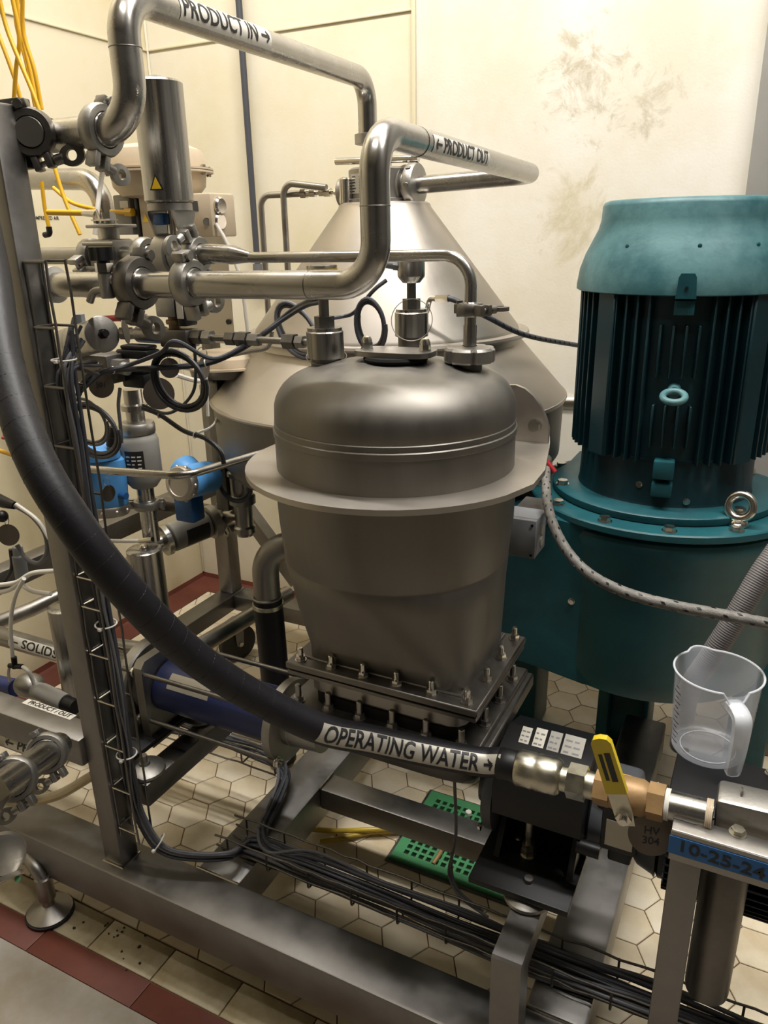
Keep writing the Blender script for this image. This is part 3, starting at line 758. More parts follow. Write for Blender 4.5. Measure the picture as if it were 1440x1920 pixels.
# rating plates on the sloped top front
n_ = Vector((0, -0.46, 0.89)).normalized(); upv = Vector((0, 0.89, 0.46)).normalized()
slope_c = Vector((0, PY-0.029, PZ+0.1232)) + n_*0.001
for i, (dx, ww, hh, mm) in enumerate(((-0.040, 0.017, 0.050, 'label_silver'), (-0.016, 0.019, 0.058, 'label_silver'), (0.009, 0.020, 0.060, 'plate_grey'), (0.040, 0.034, 0.062, 'plate_grey'))):
    c = slope_c + X*(GX+dx)
    o_ = mk('rating_plate', MB().prism([(-ww/2, -hh/2), (ww/2, -hh/2), (ww/2, hh/2), (-ww/2, hh/2)], c, X, upv, n_*0.0008), mm, gb)
    ln = MB()
    for q in range(5):
        yy = -hh*0.38 + q*hh*0.17
        for zz in range(2):
            a0 = -ww*0.4 + zz*ww*0.42; a1 = a0 + ww*random.uniform(0.2, 0.36)
            ln.prism([(a0, yy), (a1, yy), (a1, yy+hh*0.05), (a0, yy+hh*0.05)], c + n_*0.0009, X, upv, n_*0.0002)
    mk('print', ln, 'cable_grey', o_)

# ------------------------------------------------------------------ motor (small, black)
sm = thing('drive_motor', 'black finned electric motor with terminal box under the measuring jug', 'motor', (0.05, PY, 0.42))
mk('adapter', MB().lathe([(0.045, 0), (0.055, 0.005), (0.055, 0.05), (0.060, 0.055), (0.060, 0.075)], (GX+0.0755, PY, PZ), X, 32), 'plastic_dark', sm)
cp = mk('clutch_cap', MB().bbox((GX+0.085, PY-0.04, PZ+0.03), (GX+0.152, PY+0.04, PZ+0.085), 0.012, 3), 'plastic_dark', sm)
mk('warning_sticker', MB().prism([(-0.016, -0.017), (0.016, -0.017), (0.016, 0.017), (-0.016, 0.017)], (GX+0.118, PY-0.012, PZ+0.0852), X, Y, (0, 0, 0.0006)), 'label_yellow', cp, label='yellow warning sticker')
mk('bell', MB().lathe([(0.056, 0), (0.062, 0.006), (0.07, 0.03), (0.074, 0.034)], (GX+0.155, PY, PZ), X, 36), 'plastic_dark', sm)
MX0 = GX+0.19
mk('housing', MB().lathe([(0.066, 0), (0.072, 0.004), (0.072, 0.30), (0.066, 0.31)], (MX0, PY, PZ), X, 40), 'black', sm)
for k in range(40):
    a = 2*PI*k/40 + 0.04
    if math.sin(a) > 0.55: continue
    e = Vector((0, math.cos(a), math.sin(a)))
    me_ = MB().prism([(0.012, 0.070), (0.29, 0.070), (0.29, 0.086), (0.012, 0.086)], Vector((MX0, PY, PZ)) - X.cross(e)*0.0012, X, e, X.cross(e)*0.0024)
    mk('fin', me_, 'black', sm)
bmx, bmy = MX0+0.012, PY-0.062
tb = mk('terminal_box', MB().bbox((MX0+0.008, PY-0.072, PZ+0.062), (MX0+0.150, PY+0.075, PZ+0.103), 0.006), 'black', sm)
mk('lid', MB().bbox((MX0+0.004, PY-0.076, PZ+0.1032), (MX0+0.154, PY+0.079, PZ+0.114), 0.004), 'black', tb)
for sx in (0.016, 0.142):
    for sy in (-0.064, 0.067): inst('bolt', BOLT_S, tb, aim((MX0+sx, PY+sy, PZ+0.1135), Z))
mk('brand_letters', text_flat('D', 0.022, (MX0+0.185, PY-0.0865, PZ+0.01), X, Z, 1.3, 0.001), 'label_silver', sm)
gl3 = Vector((MX0+0.155, PY+0.03, PZ+0.085))
mk('cable_gland', MB().hexn(gl3, gl3+X*0.02, 0.014).cyl(gl3+X*0.018, gl3+X*0.035, 0.012, 0.010), 'black_matte', sm)
tag(mk('motor_cable', MB().tube(spline([gl3+X*0.03, gl3+X*0.08+Z*-0.01, gl3+X*0.16+Z*-0.08+Y*0.05, gl3+X*0.25+Z*-0.2+Y*0.1]), 0.010, 12), 'plastic_dark'), 'thick grey motor cable leaving the black terminal box', 'cable')
JUGZ = PZ+0.1142

# switch box hanging on the front of the clutch (black box with silver plate)
sw = thing('switch_box', 'black switch box with blank silver plate hanging under the brass valve', 'box', (-0.12, 1.0, 0.45))
sa, sb_ = P(1130, 1510, y=1.0), P(1192, 1612, y=1.0)
mk('body', MB().bbox((sa.x, 1.0, sb_.z), (sb_.x, 1.035, sa.z), 0.005), 'black', sw)
mk('plate', MB().bbox((sa.x+0.008, 0.9985, sb_.z+0.012), (sb_.x-0.007, 0.9999, sa.z-0.022), 0.0003, 1), 'label_silver', sw)
mk('shaft', MB().cyl((GX+0.07, 1.02, PZ-0.01), (sa.x, 1.02, PZ-0.01), 0.012), 'black', sw)
mk('knob', MB().cyl((sb_.x-0.003, 1.02, sb_.z+0.03), (sb_.x+0.022, 1.02, sb_.z+0.03), 0.016, bev=0.003), 'black', sw)
mk('arm', MB().bbox((sa.x+0.01, 1.03, PZ-0.03), (sb_.x-0.01, PY-0.04, PZ+0.01), 0.004), 'black', sw)
# ================================================================== CENTRIFUGE
CX, CY = -0.935, 1.87
cf = thing('centrifuge_separator', 'large conical stainless centrifuge hood behind the hopper', 'centrifuge', (CX, CY, 0.5))
mk('upper_cone', MB().lathe([(0.108, 1.524), (0.115, 1.520), (0.118, 1.512), (0.345, 1.222), (0.347, 1.214)], (CX, CY, 0), Z, 80), 'hood', cf, angle=25)
mk('lip_ring', MB().lathe([(0.350, 1.200), (0.372, 1.202), (0.374, 1.207), (0.372, 1.213), (0.349, 1.2138)], (CX, CY, 0), Z, 80), 'hood', cf)
mk('lower_cone', MB().lathe([(0.352, 1.1995), (0.355, 1.185), (0.474, 1.052), (0.4755, 1.046)], (CX, CY, 0), Z, 80), 'hood', cf, angle=25)
mk('skirt_bead', MB().torus((CX, CY, 1.046), Z, 0.472, 0.0065, 96, 8), 'hood', cf)
mk('skirt', MB().lathe([(0.470, 1.040), (0.466, 0.90), (0.440, 0.86), (0.36, 0.82)], (CX, CY, 0), Z, 80), 'vessel', cf)
mk('bowl_casing', MB().lathe([(0.36, 0.82), (0.22, 0.80), (0.20, 0.70), (0.19, 0.24)], (CX+0.09, CY, 0), Z, 48), 'teal', cf)
# neck
nx = CX - 0.012
mk('neck', MB().lathe([(0.085, 1.524), (0.085, 1.532), (0.078, 1.534), (0.078, 1.600), (0.070, 1.605), (0.030, 1.607), (0.030, 1.655)], (nx, CY, 0), Z, 40), 'steel', cf)
# printed label on the neck front
vs_ = []
for i in range(2):
    for j in range(9):
        a = math.radians(-128 + 46*j/8); vs_.append((nx+0.0787*math.cos(a), CY+0.0787*math.sin(a), 1.545+0.045*i))
lb = mk('label', MB().add(vs_, [(j, j+1, 10+j, 9+j) for j in range(8)]), 'label_silver', cf, label='printed plate on the neck')
ln = MB()
for q in range(6):
    for h in range(2):
        aa = [math.radians(-124 + 20*h + k*random.uniform(4, 6.0)) for k in range(3)]; zz = 1.549+0.0066*q
        ln.add([(nx+0.0792*math.cos(a), CY+0.0792*math.sin(a), z_) for a in aa for z_ in (zz, zz+0.0022)], [(0, 2, 3, 1), (2, 4, 5, 3)])
mk('print', ln, 'ink', lb)
tb0, tb1 = P(630, 303, y=CY), P(785, 297, y=CY)
mk('tee_bar', MB().cyl(tb0, tb1, 0.0085), 'bright', cf)
nb = P(690, 262, y=CY)
mk('inlet_union', MB().lathe([(0.026, -0.012), (0.033, -0.010), (0.033, 0.012), (0.026, 0.014)], (nb.x, CY, nb.z), Z, 28), 'cast', cf)
# outlet flange on the neck's right side
fl = P(765, 348, y=CY)
od = Vector((1, -0.02, 0.0)).normalized()
mk('outlet_flange', MB().lathe([(0.030, -0.05), (0.030, -0.018), (0.046, -0.016), (0.048, -0.006), (0.036, -0.004), (0.036, 0.004), (0.050, 0.006), (0.052, 0.010), (0.052, 0.026), (0.049, 0.030), (0.028, 0.032)], (fl.x, CY, fl.z), od, 40), 'cast', cf)
for k in range(8):
    a = PI/4*k
    mk('nut_slot', MB().bbox((0.012, -0.004, -0.003), (0.024, 0.004, 0.003), 0.001, 1, mtx=Matrix.Translation((fl.x, CY, fl.z)) @ Matrix.Rotation(a, 4, 'X') @ Matrix.Translation((0, 0, 0.052))), 'steel_dark', cf)
# left side fittings: clamp + small valve chain
lf = P(636, 362, y=CY)
mk('side_port', MB().lathe([(0.02, 0), (0.02, 0.02), (0.036, 0.024), (0.038, 0.032), (0.036, 0.040), (0.012, 0.043)], (nx-0.07, CY, lf.z), (-1, 0, 0), 28), 'cast', cf)
mk('side_lug', MB().cyl((nx-0.062, CY-0.065, lf.z-0.03), (nx-0.062, CY-0.065, lf.z+0.03), 0.017, bev=0.003), 'bright', cf)
chain = thing('tube_fitting', 'row of small compression fittings left of the centrifuge neck', 'fitting', (nx-0.16, CY, lf.z))
xx = nx-0.113
for i, (L_, r_, kind) in enumerate(((0.018, 0.009, 'h'), (0.012, 0.0055, 'c'), (0.018, 0.012, 'h'), (0.016, 0.010, 'h'), (0.012, 0.0055, 'c'), (0.016, 0.011, 'h'), (0.012, 0.009, 'c'), (0.016, 0.013, 'h'))):
    a = Vector((xx, CY, lf.z+0.003)); b = Vector((xx-L_, CY, lf.z+0.003))
    mk('nut' if kind == 'h' else 'ferrule', MB().hexn(a, b, r_) if kind == 'h' else MB().cyl(a, b, r_), 'bright', chain)
    xx -= L_
# two thin tubes: down from the fittings along the wall side
t1 = fillet([P(612, 352, y=CY-0.02), P(530, 342, y=CY-0.02), (P(530, 342, y=CY-0.02).x, CY-0.02, 1.05)], 0.03)
tag(mk('thin_pipe', MB().tube(t1, 0.0085, 12), 'pipe_dull'), 'thin bent steel tube, the taller of two beside the centrifuge neck', 'pipe', 'thin tubes beside the centrifuge')
q0, q1 = P(560, 365, y=CY-0.0), P(496, 366, y=CY+0.02)
t1 = fillet([(xx+0.004, CY, lf.z+0.003), (q1.x, CY, lf.z+0.003), (q1.x, CY, 1.05)], 0.03)
tag(mk('thin_pipe', MB().tube(t1, 0.0085, 12), 'pipe_dull'), 'thin bent steel tube, the shorter of two beside the centrifuge neck', 'pipe', 'thin tubes beside the centrifuge')

# ================================================================== PRODUCT PIPES
YP = 0.98
RI, RO = 0.0235, 0.0205
zi0 = P(160, 248, y=YP).z
xin = P(241, 140, y=YP).x; zin = P(262, -22, y=YP).z
e_in = P(692, 148, y=CY)
pin = thing('product_pipe', 'steel PRODUCT IN pipe running over the top and down to the centrifuge', 'pipe', (xin, YP, 1.6))
path_in = fillet([(P(112, 250, y=YP).x, YP, zi0), (xin, YP, zi0), (xin, YP, zin), (nb.x, CY, e_in.z), (nb.x, CY, nb.z+0.012)], 0.062, 12)
mk('tube', MB().tube(path_in, RI, 28), 'pipe', pin)
cum = _cum(path_in)
# label on the long overhead run
iA = min(range(len(path_in)), key=lambda i: (path_in[i]-P(300, -10, z=zin)).length)
def s_at(path, u, v):
    best, bs = None, 0; c = _cum(path); L = c[-1]
    for k in range(401):
        s = L*k/400; p, _ = _along(path, c, s); q = p - CAM
        dep = AX.z*q.x+AY.z*q.y+AZ.z*q.z
        uu = CXP+FPX*(AX.x*q.x+AY.x*q.y+AZ.x*q.z)/dep; vv = CYP+FPX*(AX.y*q.x+AY.y*q.y+AZ.y*q.z)/dep
        d2 = (uu-u)**2+(vv-v)**2
        if best is None or d2 < best: best, bs = d2, s
    return bs
def label_on(parent, path, r, px0, px1, w, txt, size, face, lab, flip=False, rev=False, m='label_white', sx=1.0):
    s0, s1 = s_at(path, *px0), s_at(path, *px1)
    if s0 > s1: s0, s1 = s1, s0
    tv, _f = text_geo(txt, size, 1.0)
    sx = (s1-s0)*0.95/(max(q[0] for q in tv)-min(q[0] for q in tv))
    band, let = wrap(path, face, r, s0, s1, w, txt, size, sx, flip, rev)
    o = mk('label', band, m, parent, label=lab)
    if let: mk('lettering', let, 'ink', o)
    return o
label_on(pin, path_in, RI, (325, -5), (495, 58), 0.040, 'PRODUCT IN \u2192', 0.040, (0.75, -0.55, 0.1), 'white PRODUCT IN label with arrow', sx=0.86)
xo = P(704, 420, y=YP).x; zo0 = P(420, 531, y=YP).z; zo1 = P(735, 240, y=YP).z
e_out = P(1003, 327, y=CY)
pout = thing('product_pipe', 'steel PRODUCT OUT pipe bent up from the post and back to the centrifuge flange', 'pipe', (xo, YP, 1.4))
path_out = fillet([(P(95, 535, y=YP).x, YP, zo0-0.006), (xo, YP, zo0), (xo, YP, zo1), (e_out.x, CY, e_out.z), (fl.x+0.03, CY, fl.z)], 0.058, 12)
mk('tube', MB().tube(path_out, RO, 28), 'pipe', pout)
label_on(pout, path_out, RO, (792, 258), (898, 294), 0.026, '\u2190 PRODUCT OUT', 0.030, (0.72, -0.60, -0.05), 'white PRODUCT OUT label with arrow', sx=0.84)
# welded joint lines
for path, r, (u, v), par in ((path_out, RO, (704, 385), pout), (path_out, RO, (580, 530), pout), (path_out, RO, (785, 252), pout), (path_in, RI, (243, 90), pin)):
    s = s_at(path, u, v); c, t = _along(path, _cum(path), s)
    mk('weld_ring', MB().torus(c, t, r, 0.0008, 32, 6), 'steel_dark', par)
mk('end_gasket', MB().lathe([(RO+0.0006, -0.006), (RO+0.010, -0.005), (RO+0.010, 0.004), (RO+0.0006, 0.005)], path_out[0]+X*0.010, X, 28), 'cable_white', pout, label='white gasket ring')
# thin pipe: from the valves, along and down into the dome union
zt = P(600, 480, y=1.12).z
tp = fillet([P(462, 482, y=1.17), P(480, 483, y=1.17), Vector((NZ.x, NZ.y, P(880, 478, y=NZ.y).z)), Vector((NZ.x, NZ.y, 1.283))], 0.045, 12)
vent = thing('vent_pipe', 'thin steel pipe running right and bending down into the dome union', 'pipe', (NZ.x, NZ.y, 1.4))
mk('tube', MB().tube(tp, 0.0092, 18), 'pipe', vent)
r0, r1 = P(395, 475, y=1.17), P(438, 478, y=1.17)
mk('reducer', MB().tube([r0 - X*0.03, r0, r1 - X*0.002, P(470, 482, y=1.17)], [0.0165, 0.0165, 0.0165, 0.0092], 22), 'pipe', vent)
mk('stub', MB().tube([(NZ.x, NZ.y, 1.283), (NZ.x, NZ.y, 1.315)], 0.0105, 18), 'pipe', vent)
vc = P(877, 580, y=NZ.y)
tri_clamp((NZ.x, NZ.y, vc.z), Z, 0.0092, (0.9, -0.43, 0), 'small clamp with wing nut on the thin pipe above the dome', 'steel_dark', 0.85)

# ================================================================== TEAL DRIVE
MXc, MYc = -0.2, 1.85
big = thing('drive_housing', 'teal painted cast drive housing with round bolted top plate', 'housing', (MXc, MYc, 0))
mk('drum', MB().lathe([(0.275, 0.845), (0.292, 0.835), (0.296, 0.82), (0.290, 0.80), (0.290, 0.50), (0.275, 0.452), (0.23, 0.43)], (MXc, MYc, 0), Z, 72), 'teal', big)
mk('top_plate', MB().lathe([(0.27, 0.846), (0.303, 0.847), (0.306, 0.850), (0.306, 0.862), (0.303, 0.865), (0.2, 0.8655)], (MXc, MYc, 0), Z, 72), 'teal', big)
# arm of the casting towards the centrifuge
by0 = 1.585
armp = [(-0.63, 0.80), (-0.49, 0.80), (-0.46, 0.86), (-0.20, 0.83), (-0.20, 0.455), (-0.30, 0.455), (-0.42, 0.475), (-0.63, 0.50)]
mk('casting_arm', MB().prism(armp, (0, by0, 0), X, Z, (0, 0.55, 0)), 'teal', big, angle=50)
for (u, v) in ((1071, 1128), (1115, 1136)):
    b = P(u, v, y=by0); inst('plug', BOLT_S, big, aim((b.x, by0+0.001, b.z), -Y))
lx0, lx1 = P(1120, 1380, z=0.0).x, P(1215, 1390, z=0.0).x
LY = 1.93
lx0, lx1 = P(1119, 1330, y=LY).x, P(1216, 1330, y=LY).x
rec0, rec1 = P(1141, 1330, y=LY).x, P(1206, 1330, y=LY).x
mk('leg', MB().bbox((lx0, LY, 0.0), (rec0, LY+0.16, 0.46), 0.006).bbox((rec1, LY, 0.0), (lx1, LY+0.16, 0.46), 0.006).box((lx0+0.005, LY+0.06, 0.0), (lx1-0.005, LY+0.15, 0.46)).bbox((lx0-0.01, LY-0.03, 0), (lx1+0.01, LY+0.16, 0.035), 0.005), 'teal', big)
fb = P(1165, 1405, z=0.036); inst('foot_bolt', BOLT, big, aim((fb.x, fb.y, 0.035), Z))
mk('leg', MB().bbox((-0.62, 1.95, 0.0), (-0.50, 2.1, 0.52), 0.01), 'teal', big)
mk('leg', MB().bbox((0.02, 1.97, 0.0), (0.12, 2.1, 0.46), 0.01), 'teal', big)
for k, a in enumerate((196, 226, 254, 281, 309, 336, 160, 20)):
    a = math.radians(a); r = 0.282
    inst('bolt', BOLT_L, big, aim((MXc+r*math.cos(a), MYc+r*math.sin(a), 0.8652), Z))
eb = P(1383, 985, z=0.866)
eye = thing('eye_bolt', 'shiny steel lifting eye bolt screwed into the teal top plate', 'eye bolt', (eb.x, eb.y, 0.866))
ed = Vector((-0.25, -0.95, 0.2)).normalized()
mk('base', MB().lathe([(0.020, 0), (0.021, 0.003), (0.019, 0.010), (0.016, 0.014)], (eb.x, eb.y, 0.866), Z, 24), 'bright', eye)
mk('ring', MB().torus((eb.x, eb.y, 0.866+0.042), ed, 0.025, 0.0085, 36, 14), 'bright', eye)
# motor on top
mo = thing('electric_motor', 'large vertical teal electric motor with cooling fins and flared cowl', 'motor', (MXc, MYc, 0.866))
mk('foot_flange', MB().lathe([(0.20, 0.8660), (0.252, 0.8665), (0.254, 0.870), (0.254, 0.882), (0.250, 0.885), (0.20, 0.886)], (MXc, MYc, 0), Z, 64), 'teal', mo)
for k, a in enumerate((208, 318, 130, 40)):
    a = math.radians(a); inst('bolt', BOLT_L, mo, aim((MXc+0.238*math.cos(a), MYc+0.238*math.sin(a), 0.885), Z))
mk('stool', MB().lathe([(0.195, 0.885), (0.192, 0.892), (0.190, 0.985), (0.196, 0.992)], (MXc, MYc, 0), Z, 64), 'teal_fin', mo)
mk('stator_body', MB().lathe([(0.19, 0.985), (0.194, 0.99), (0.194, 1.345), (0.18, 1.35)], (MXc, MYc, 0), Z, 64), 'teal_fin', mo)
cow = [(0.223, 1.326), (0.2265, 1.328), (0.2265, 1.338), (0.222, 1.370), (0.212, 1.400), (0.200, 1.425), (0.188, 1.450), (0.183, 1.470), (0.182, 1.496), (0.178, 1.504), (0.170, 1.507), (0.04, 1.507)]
mk('fan_cowl', MB().lathe(cow, (MXc, MYc, 0), Z, 80), 'teal_lit', mo, angle=50)
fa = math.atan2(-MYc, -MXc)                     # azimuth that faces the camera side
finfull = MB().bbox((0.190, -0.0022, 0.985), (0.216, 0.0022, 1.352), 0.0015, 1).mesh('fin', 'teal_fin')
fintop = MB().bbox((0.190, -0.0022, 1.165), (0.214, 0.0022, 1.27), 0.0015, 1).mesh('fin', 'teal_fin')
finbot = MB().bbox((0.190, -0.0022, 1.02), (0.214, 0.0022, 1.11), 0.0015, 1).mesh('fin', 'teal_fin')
FA0 = fa + math.radians(4)
for k in range(-26, 27):
    a = FA0 + math.radians(6.6*k)
    if abs(math.degrees(6.6*PI/180*k)) > 175: continue
    mt = Matrix.Translation((MXc, MYc, 0)) @ Matrix.Rotation(a, 4, 'Z')
    if k in (-2, -1, 0, 1): 
        inst('fin', fintop, mo, mt); inst('fin', finbot, mo, mt)
    else: inst('fin', finfull, mo, mt)
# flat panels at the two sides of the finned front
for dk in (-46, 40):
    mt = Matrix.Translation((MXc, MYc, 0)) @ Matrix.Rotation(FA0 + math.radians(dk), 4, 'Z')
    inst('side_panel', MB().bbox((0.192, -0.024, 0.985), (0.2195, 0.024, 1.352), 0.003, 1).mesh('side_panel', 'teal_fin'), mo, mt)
def at_az(da, r, z):
    a = FA0 + math.radians(da); return Vector((MXc+r*math.cos(a), MYc+r*math.sin(a), z)), Vector((math.cos(a), math.sin(a), 0))
# cowl clip and lifting eye, lower clamp blocks
cpos, cdir = at_az(-2.5, 0.222, 1.345)
mt = Matrix.Translation((MXc, MYc, 0)) @ Matrix.Rotation(FA0 + math.radians(-2.5), 4, 'Z')
cl = inst('cowl_clip', MB().prism([(-0.019, 1.322), (0.019, 1.322), (0.016, 1.362), (0.012, 1.369), (-0.012, 1.369), (-0.016, 1.362)], (0.216, 0, 0), (0, 1, 0), (0, 0, 1), (0.0145, 0, 0)).mesh('cowl_clip', 'teal'), mo, mt)
inst('clip_block', MB().bbox((0.19, -0.019, 1.29), (0.219, 0.019, 1.318), 0.002).mesh('clip_block', 'teal'), mo, mt)
sc, sd = at_az(-2.5, 0.2306, 1.342); mk('screw', MB().cyl(sc, sc+sd*0.002, 0.0035, seg=12), 'black', mo)
ec, edr = at_az(-3, 0.192, 1.140)
lug = mk('lifting_eye', MB().cyl(ec, ec+edr*0.035, 0.014, 0.012), 'teal_lit', mo)
side = edr.cross(Z)
mk('eye_ring', MB().torus(ec+edr*0.055 - Z*0.004, (Z*0.93+edr*0.35).normalized(), 0.021, 0.0068, 32, 12), 'teal_lit', lug)
for z0, z1, pr in ((0.955, 0.995, 0.028), (0.915, 0.945, 0.024)):
    inst('clamp_block', MB().bbox((0.188, -0.021, z0), (0.195+pr, 0.021, z1), 0.004).mesh('clamp_block', 'teal'), mo, Matrix.Translation((MXc, MYc, 0)) @ Matrix.Rotation(FA0 + math.radians(-4), 4, 'Z'))
for da, z in ((-18, 0.93), (12, 0.90)):
    c, d_ = at_az(da, 0.191, z); inst('bolt', BOLT_S, mo, aim(c, d_))
for da in (-38, 2, 34):
    c, d_ = at_az(da, 0.2035, 1.418); mk('dimple', MB().lathe([(0.004, -0.002), (0.004, 0.0012), (0.002, 0.002)], c, d_, 14), 'teal', mo)
# junction box on the casting beside the hopper
ja, jb = P(952, 965, y=1.40), P(1006, 1048, y=1.40)
jx = thing('junction_box', 'small grey junction box between the hopper and the teal housing', 'box', (jb.x, 1.4, jb.z))
mk('case', MB().bbox((jb.x-0.085, 1.40, jb.z+0.004), (jb.x, 1.46, ja.z), 0.004), 'grey_plastic', jx)
mk('cover', MB().bbox((jb.x-0.085, 1.385, jb.z+0.004), (jb.x, 1.399, ja.z), 0.003), 'grey_plastic', jx)
for dz in (0.012, ja.z-jb.z-0.01):
    mk('screw', MB().cyl((jb.x-0.008, 1.3851, jb.z+dz), (jb.x-0.008, 1.3838, jb.z+dz), 0.0028, seg=10), 'black', jx)
for dz in (0.03, 0.055):
    mk('knockout', MB().cyl((jb.x, 1.425, jb.z+dz), (jb.x+0.003, 1.425, jb.z+dz), 0.010, seg=18), 'label_silver', jx)
mk('bracket', MB().bbox((jb.x-0.08, 1.4605, jb.z+0.02), (jb.x-0.02, 1.584, ja.z-0.02), 0.002), 'steel', jx)
# red piece behind the collar and cable
ra, rb = P(1022, 862, y=1.62), P(1040, 885, y=1.62)
tag(mk('lever_rod', MB().tube([ra - X*0.05 + Z*0.05, ra, rb], 0.006, 10), 'red'), 'short red lever tip behind the collar plate', 'lever')

# ================================================================== OPERATING WATER HOSE AND VALVE LINE
RH_ = 0.0225
hp = [P(-60, 300, d=1.05), P(-18, 500, d=0.98), P(8, 680, d=0.92), P(62, 850, d=0.88), P(138, 980, d=0.88), P(235, 1105, d=0.92), P(352, 1222, d=1.0), P(470, 1302, d=1.07)]
hose_end = Vector((P(975, 1440, y=0.95).x, 0.95, 0.684))
hp += [P(600, 1366, d=1.13), P(700, 1388, d=1.165), P(800, 1410, d=1.185), P(900, 1428, d=1.19), hose_end - X*0.03, hose_end]
hpath = spline(hp, 10)
hose = thing('water_hose', 'thick black rubber hose with OPERATING WATER label crossing the picture', 'hose', (-0.6, 0.9, 0.6))
mk('hose_tube', MB().tube(hpath, RH_, 24), 'rubber', hose)
hc = _cum(hpath)
s = s_at(hpath, 62, 850)
for k in range(26):                               # spiral wrap edges of the hose cover
    ss = s_at(hpath, 10, 690) + 0.030*k
    if ss > s_at(hpath, 560, 1350): break
    c, t = _along(hpath, hc, ss)
    mk('wrap_ridge', MB().torus(c, (t + Z*0.12 + X*0.1).normalized(), RH_-0.0002, 0.0005, 28, 5), 'rubber', hose)
label_on(hose, hpath, RH_, (590, 1366), (945, 1428), 0.031, 'OPERATING WATER \u2192', 0.0360, (0.25, -0.85, 0.48), 'silver OPERATING WATER label with arrow', m='label_silver', sx=1.0)
ax = Vector((1, 0, 0.045)).normalized()
h0 = hose_end
fe = mk('crimp_ferrule', MB().lathe([(0.0255, -0.004), (0.0275, 0.0), (0.0275, 0.020), (0.0262, 0.024), (0.0275, 0.028), (0.0275, 0.056), (0.024, 0.062), (0.019, 0.064), (0.019, 0.074)], h0, ax, 32), 'zinc', hose)
mk('swivel_nut', MB().hexn(h0+ax*0.074, h0+ax*0.100, 0.026).cyl(h0+ax*0.100, h0+ax*0.112, 0.020), 'zinc', hose)
mk('hose_cuff', MB().lathe([(RH_+0.0008, 0), (RH_+0.0015, 0.001), (RH_+0.0015, 0.027), (RH_+0.0008, 0.028)], h0-ax*0.033, ax, 28), 'black', hose)
# brass ball valve
b0 = h0 + ax*0.1125
bv = thing('ball_valve', 'brass ball valve with bright yellow lever handle', 'valve', tuple(b0))
mk('valve_body', MB().hexn(b0, b0+ax*0.022, 0.025).lathe([(0.022, 0.022), (0.026, 0.030), (0.026, 0.066), (0.022, 0.074)], b0, ax, 28).hexn(b0+ax*0.074, b0+ax*0.096, 0.026), 'brass', bv)
st = b0 + ax*0.046
sdir = Vector((0.15, -0.82, 0.10)).normalized()
sdir = Vector((0.06, -0.98, -0.10)).normalized()
s1_ = st + sdir*0.026
mk('stem', MB().cyl(s1_, s1_+sdir*0.014, 0.008, seg=16), 'brass', bv)
ha = s1_ + sdir*0.012
hdv = (P(1098, 1392, d=0.97) - ha); hdv = hdv - sdir*hdv.dot(sdir); hdv.normalize()
hw = sdir.cross(hdv).normalized()
hnd = mk('lever', MB().prism([(-0.018, -0.011), (0.002, -0.013), (0.05, -0.013), (0.05, 0.013), (0.002, 0.013), (-0.018, 0.011)], ha, hdv, hw, sdir*0.0035), 'zinc', bv)
poly = [(0.040, -0.0145), (0.125, -0.0135), (0.132, -0.009), (0.134, 0.0), (0.132, 0.009), (0.125, 0.0135), (0.040, 0.0145)]
mk('grip', MB().prism(poly, ha - sdir*0.0035, hdv, hw, sdir*0.0095), 'yellow_handle', hnd, label='yellow plastic grip')
g2 = ha + sdir*0.0061
mk('grip_print', MB().prism([(0.062, -0.008), (0.110, -0.008), (0.110, 0.000), (0.062, 0.000)], g2, hdv, hw, sdir*0.0004).prism([(0.064, 0.003), (0.108, 0.003), (0.108, 0.008), (0.064, 0.008)], g2, hdv, hw, sdir*0.0004), 'ink', hnd)
mk('handle_nut', MB().hexn(ha+sdir*0.0036, ha+sdir*0.011, 0.011).cyl(ha+sdir*0.011, ha+sdir*0.017, 0.0055, seg=14), 'bright', bv)
# pipe nipple, strainer body with filter bowl, bracket
n0 = b0 + ax*0.0965
nip = thing('pipe_nipple', 'short steel pipe nipple with sealing tape between brass valve and strainer', 'pipe', tuple(n0))
mk('tube', MB().cyl(n0, n0+ax*0.062, 0.0205), 'pipe', nip)
for k in range(3): mk('thread_tape', MB().torus(n0+ax*(0.001+0.0022*k), ax, 0.021, 0.0012, 28, 6), 'cable_white', nip)
for k in range(4): mk('thread_tape', MB().torus(n0+ax*(0.054+0.0022*k), ax, 0.0205, 0.0012, 28, 6), 'beige', nip)
w0 = n0 + ax*0.064
strn = thing('strainer_filter', 'cast steel line strainer with dark cylinder bowl behind the bracket', 'filter', tuple(w0))
ay = Y; az_ = ax.cross(ay).normalized()
mt = Matrix(((ax.x, ay.x, az_.x, w0.x), (ax.y, ay.y, az_.y, w0.y), (ax.z, ay.z, az_.z, w0.z), (0, 0, 0, 1)))
b_ = MB().bbox((0.0, 0.000, -0.028), (0.122, 0.052, 0.026), 0.007, 2, mtx=mt)
mk('strainer_head', b_, 'cast', strn)
for dx in (0.03, 0.092): mk('lug_ring', MB().torus(mt @ Vector((dx, 0.028, 0.027)), ax, 0.006, 0.0018, 18, 6), 'steel', strn)
ar = text_flat('\u2192', 0.024, mt @ Vector((0.09, -0.0005, 0.010)), ax, az_, 1.2, 0.0006)
mk('flow_arrow', ar, 'cable_dark', strn)
mk('tail_pipe', MB().cyl(w0+ax*0.122, w0+ax*0.40, 0.0205).hexn(w0+ax*0.14, w0+ax*0.165, 0.027), 'bright', strn)
for k in range(4): mk('thread_tape', MB().torus(w0+ax*(0.124+0.0022*k), ax, 0.021, 0.0012, 28, 6), 'cable_white', strn)
fx = P(1350, 1700, y=0.965).x
zb = P(1335, 1868, y=0.965).z
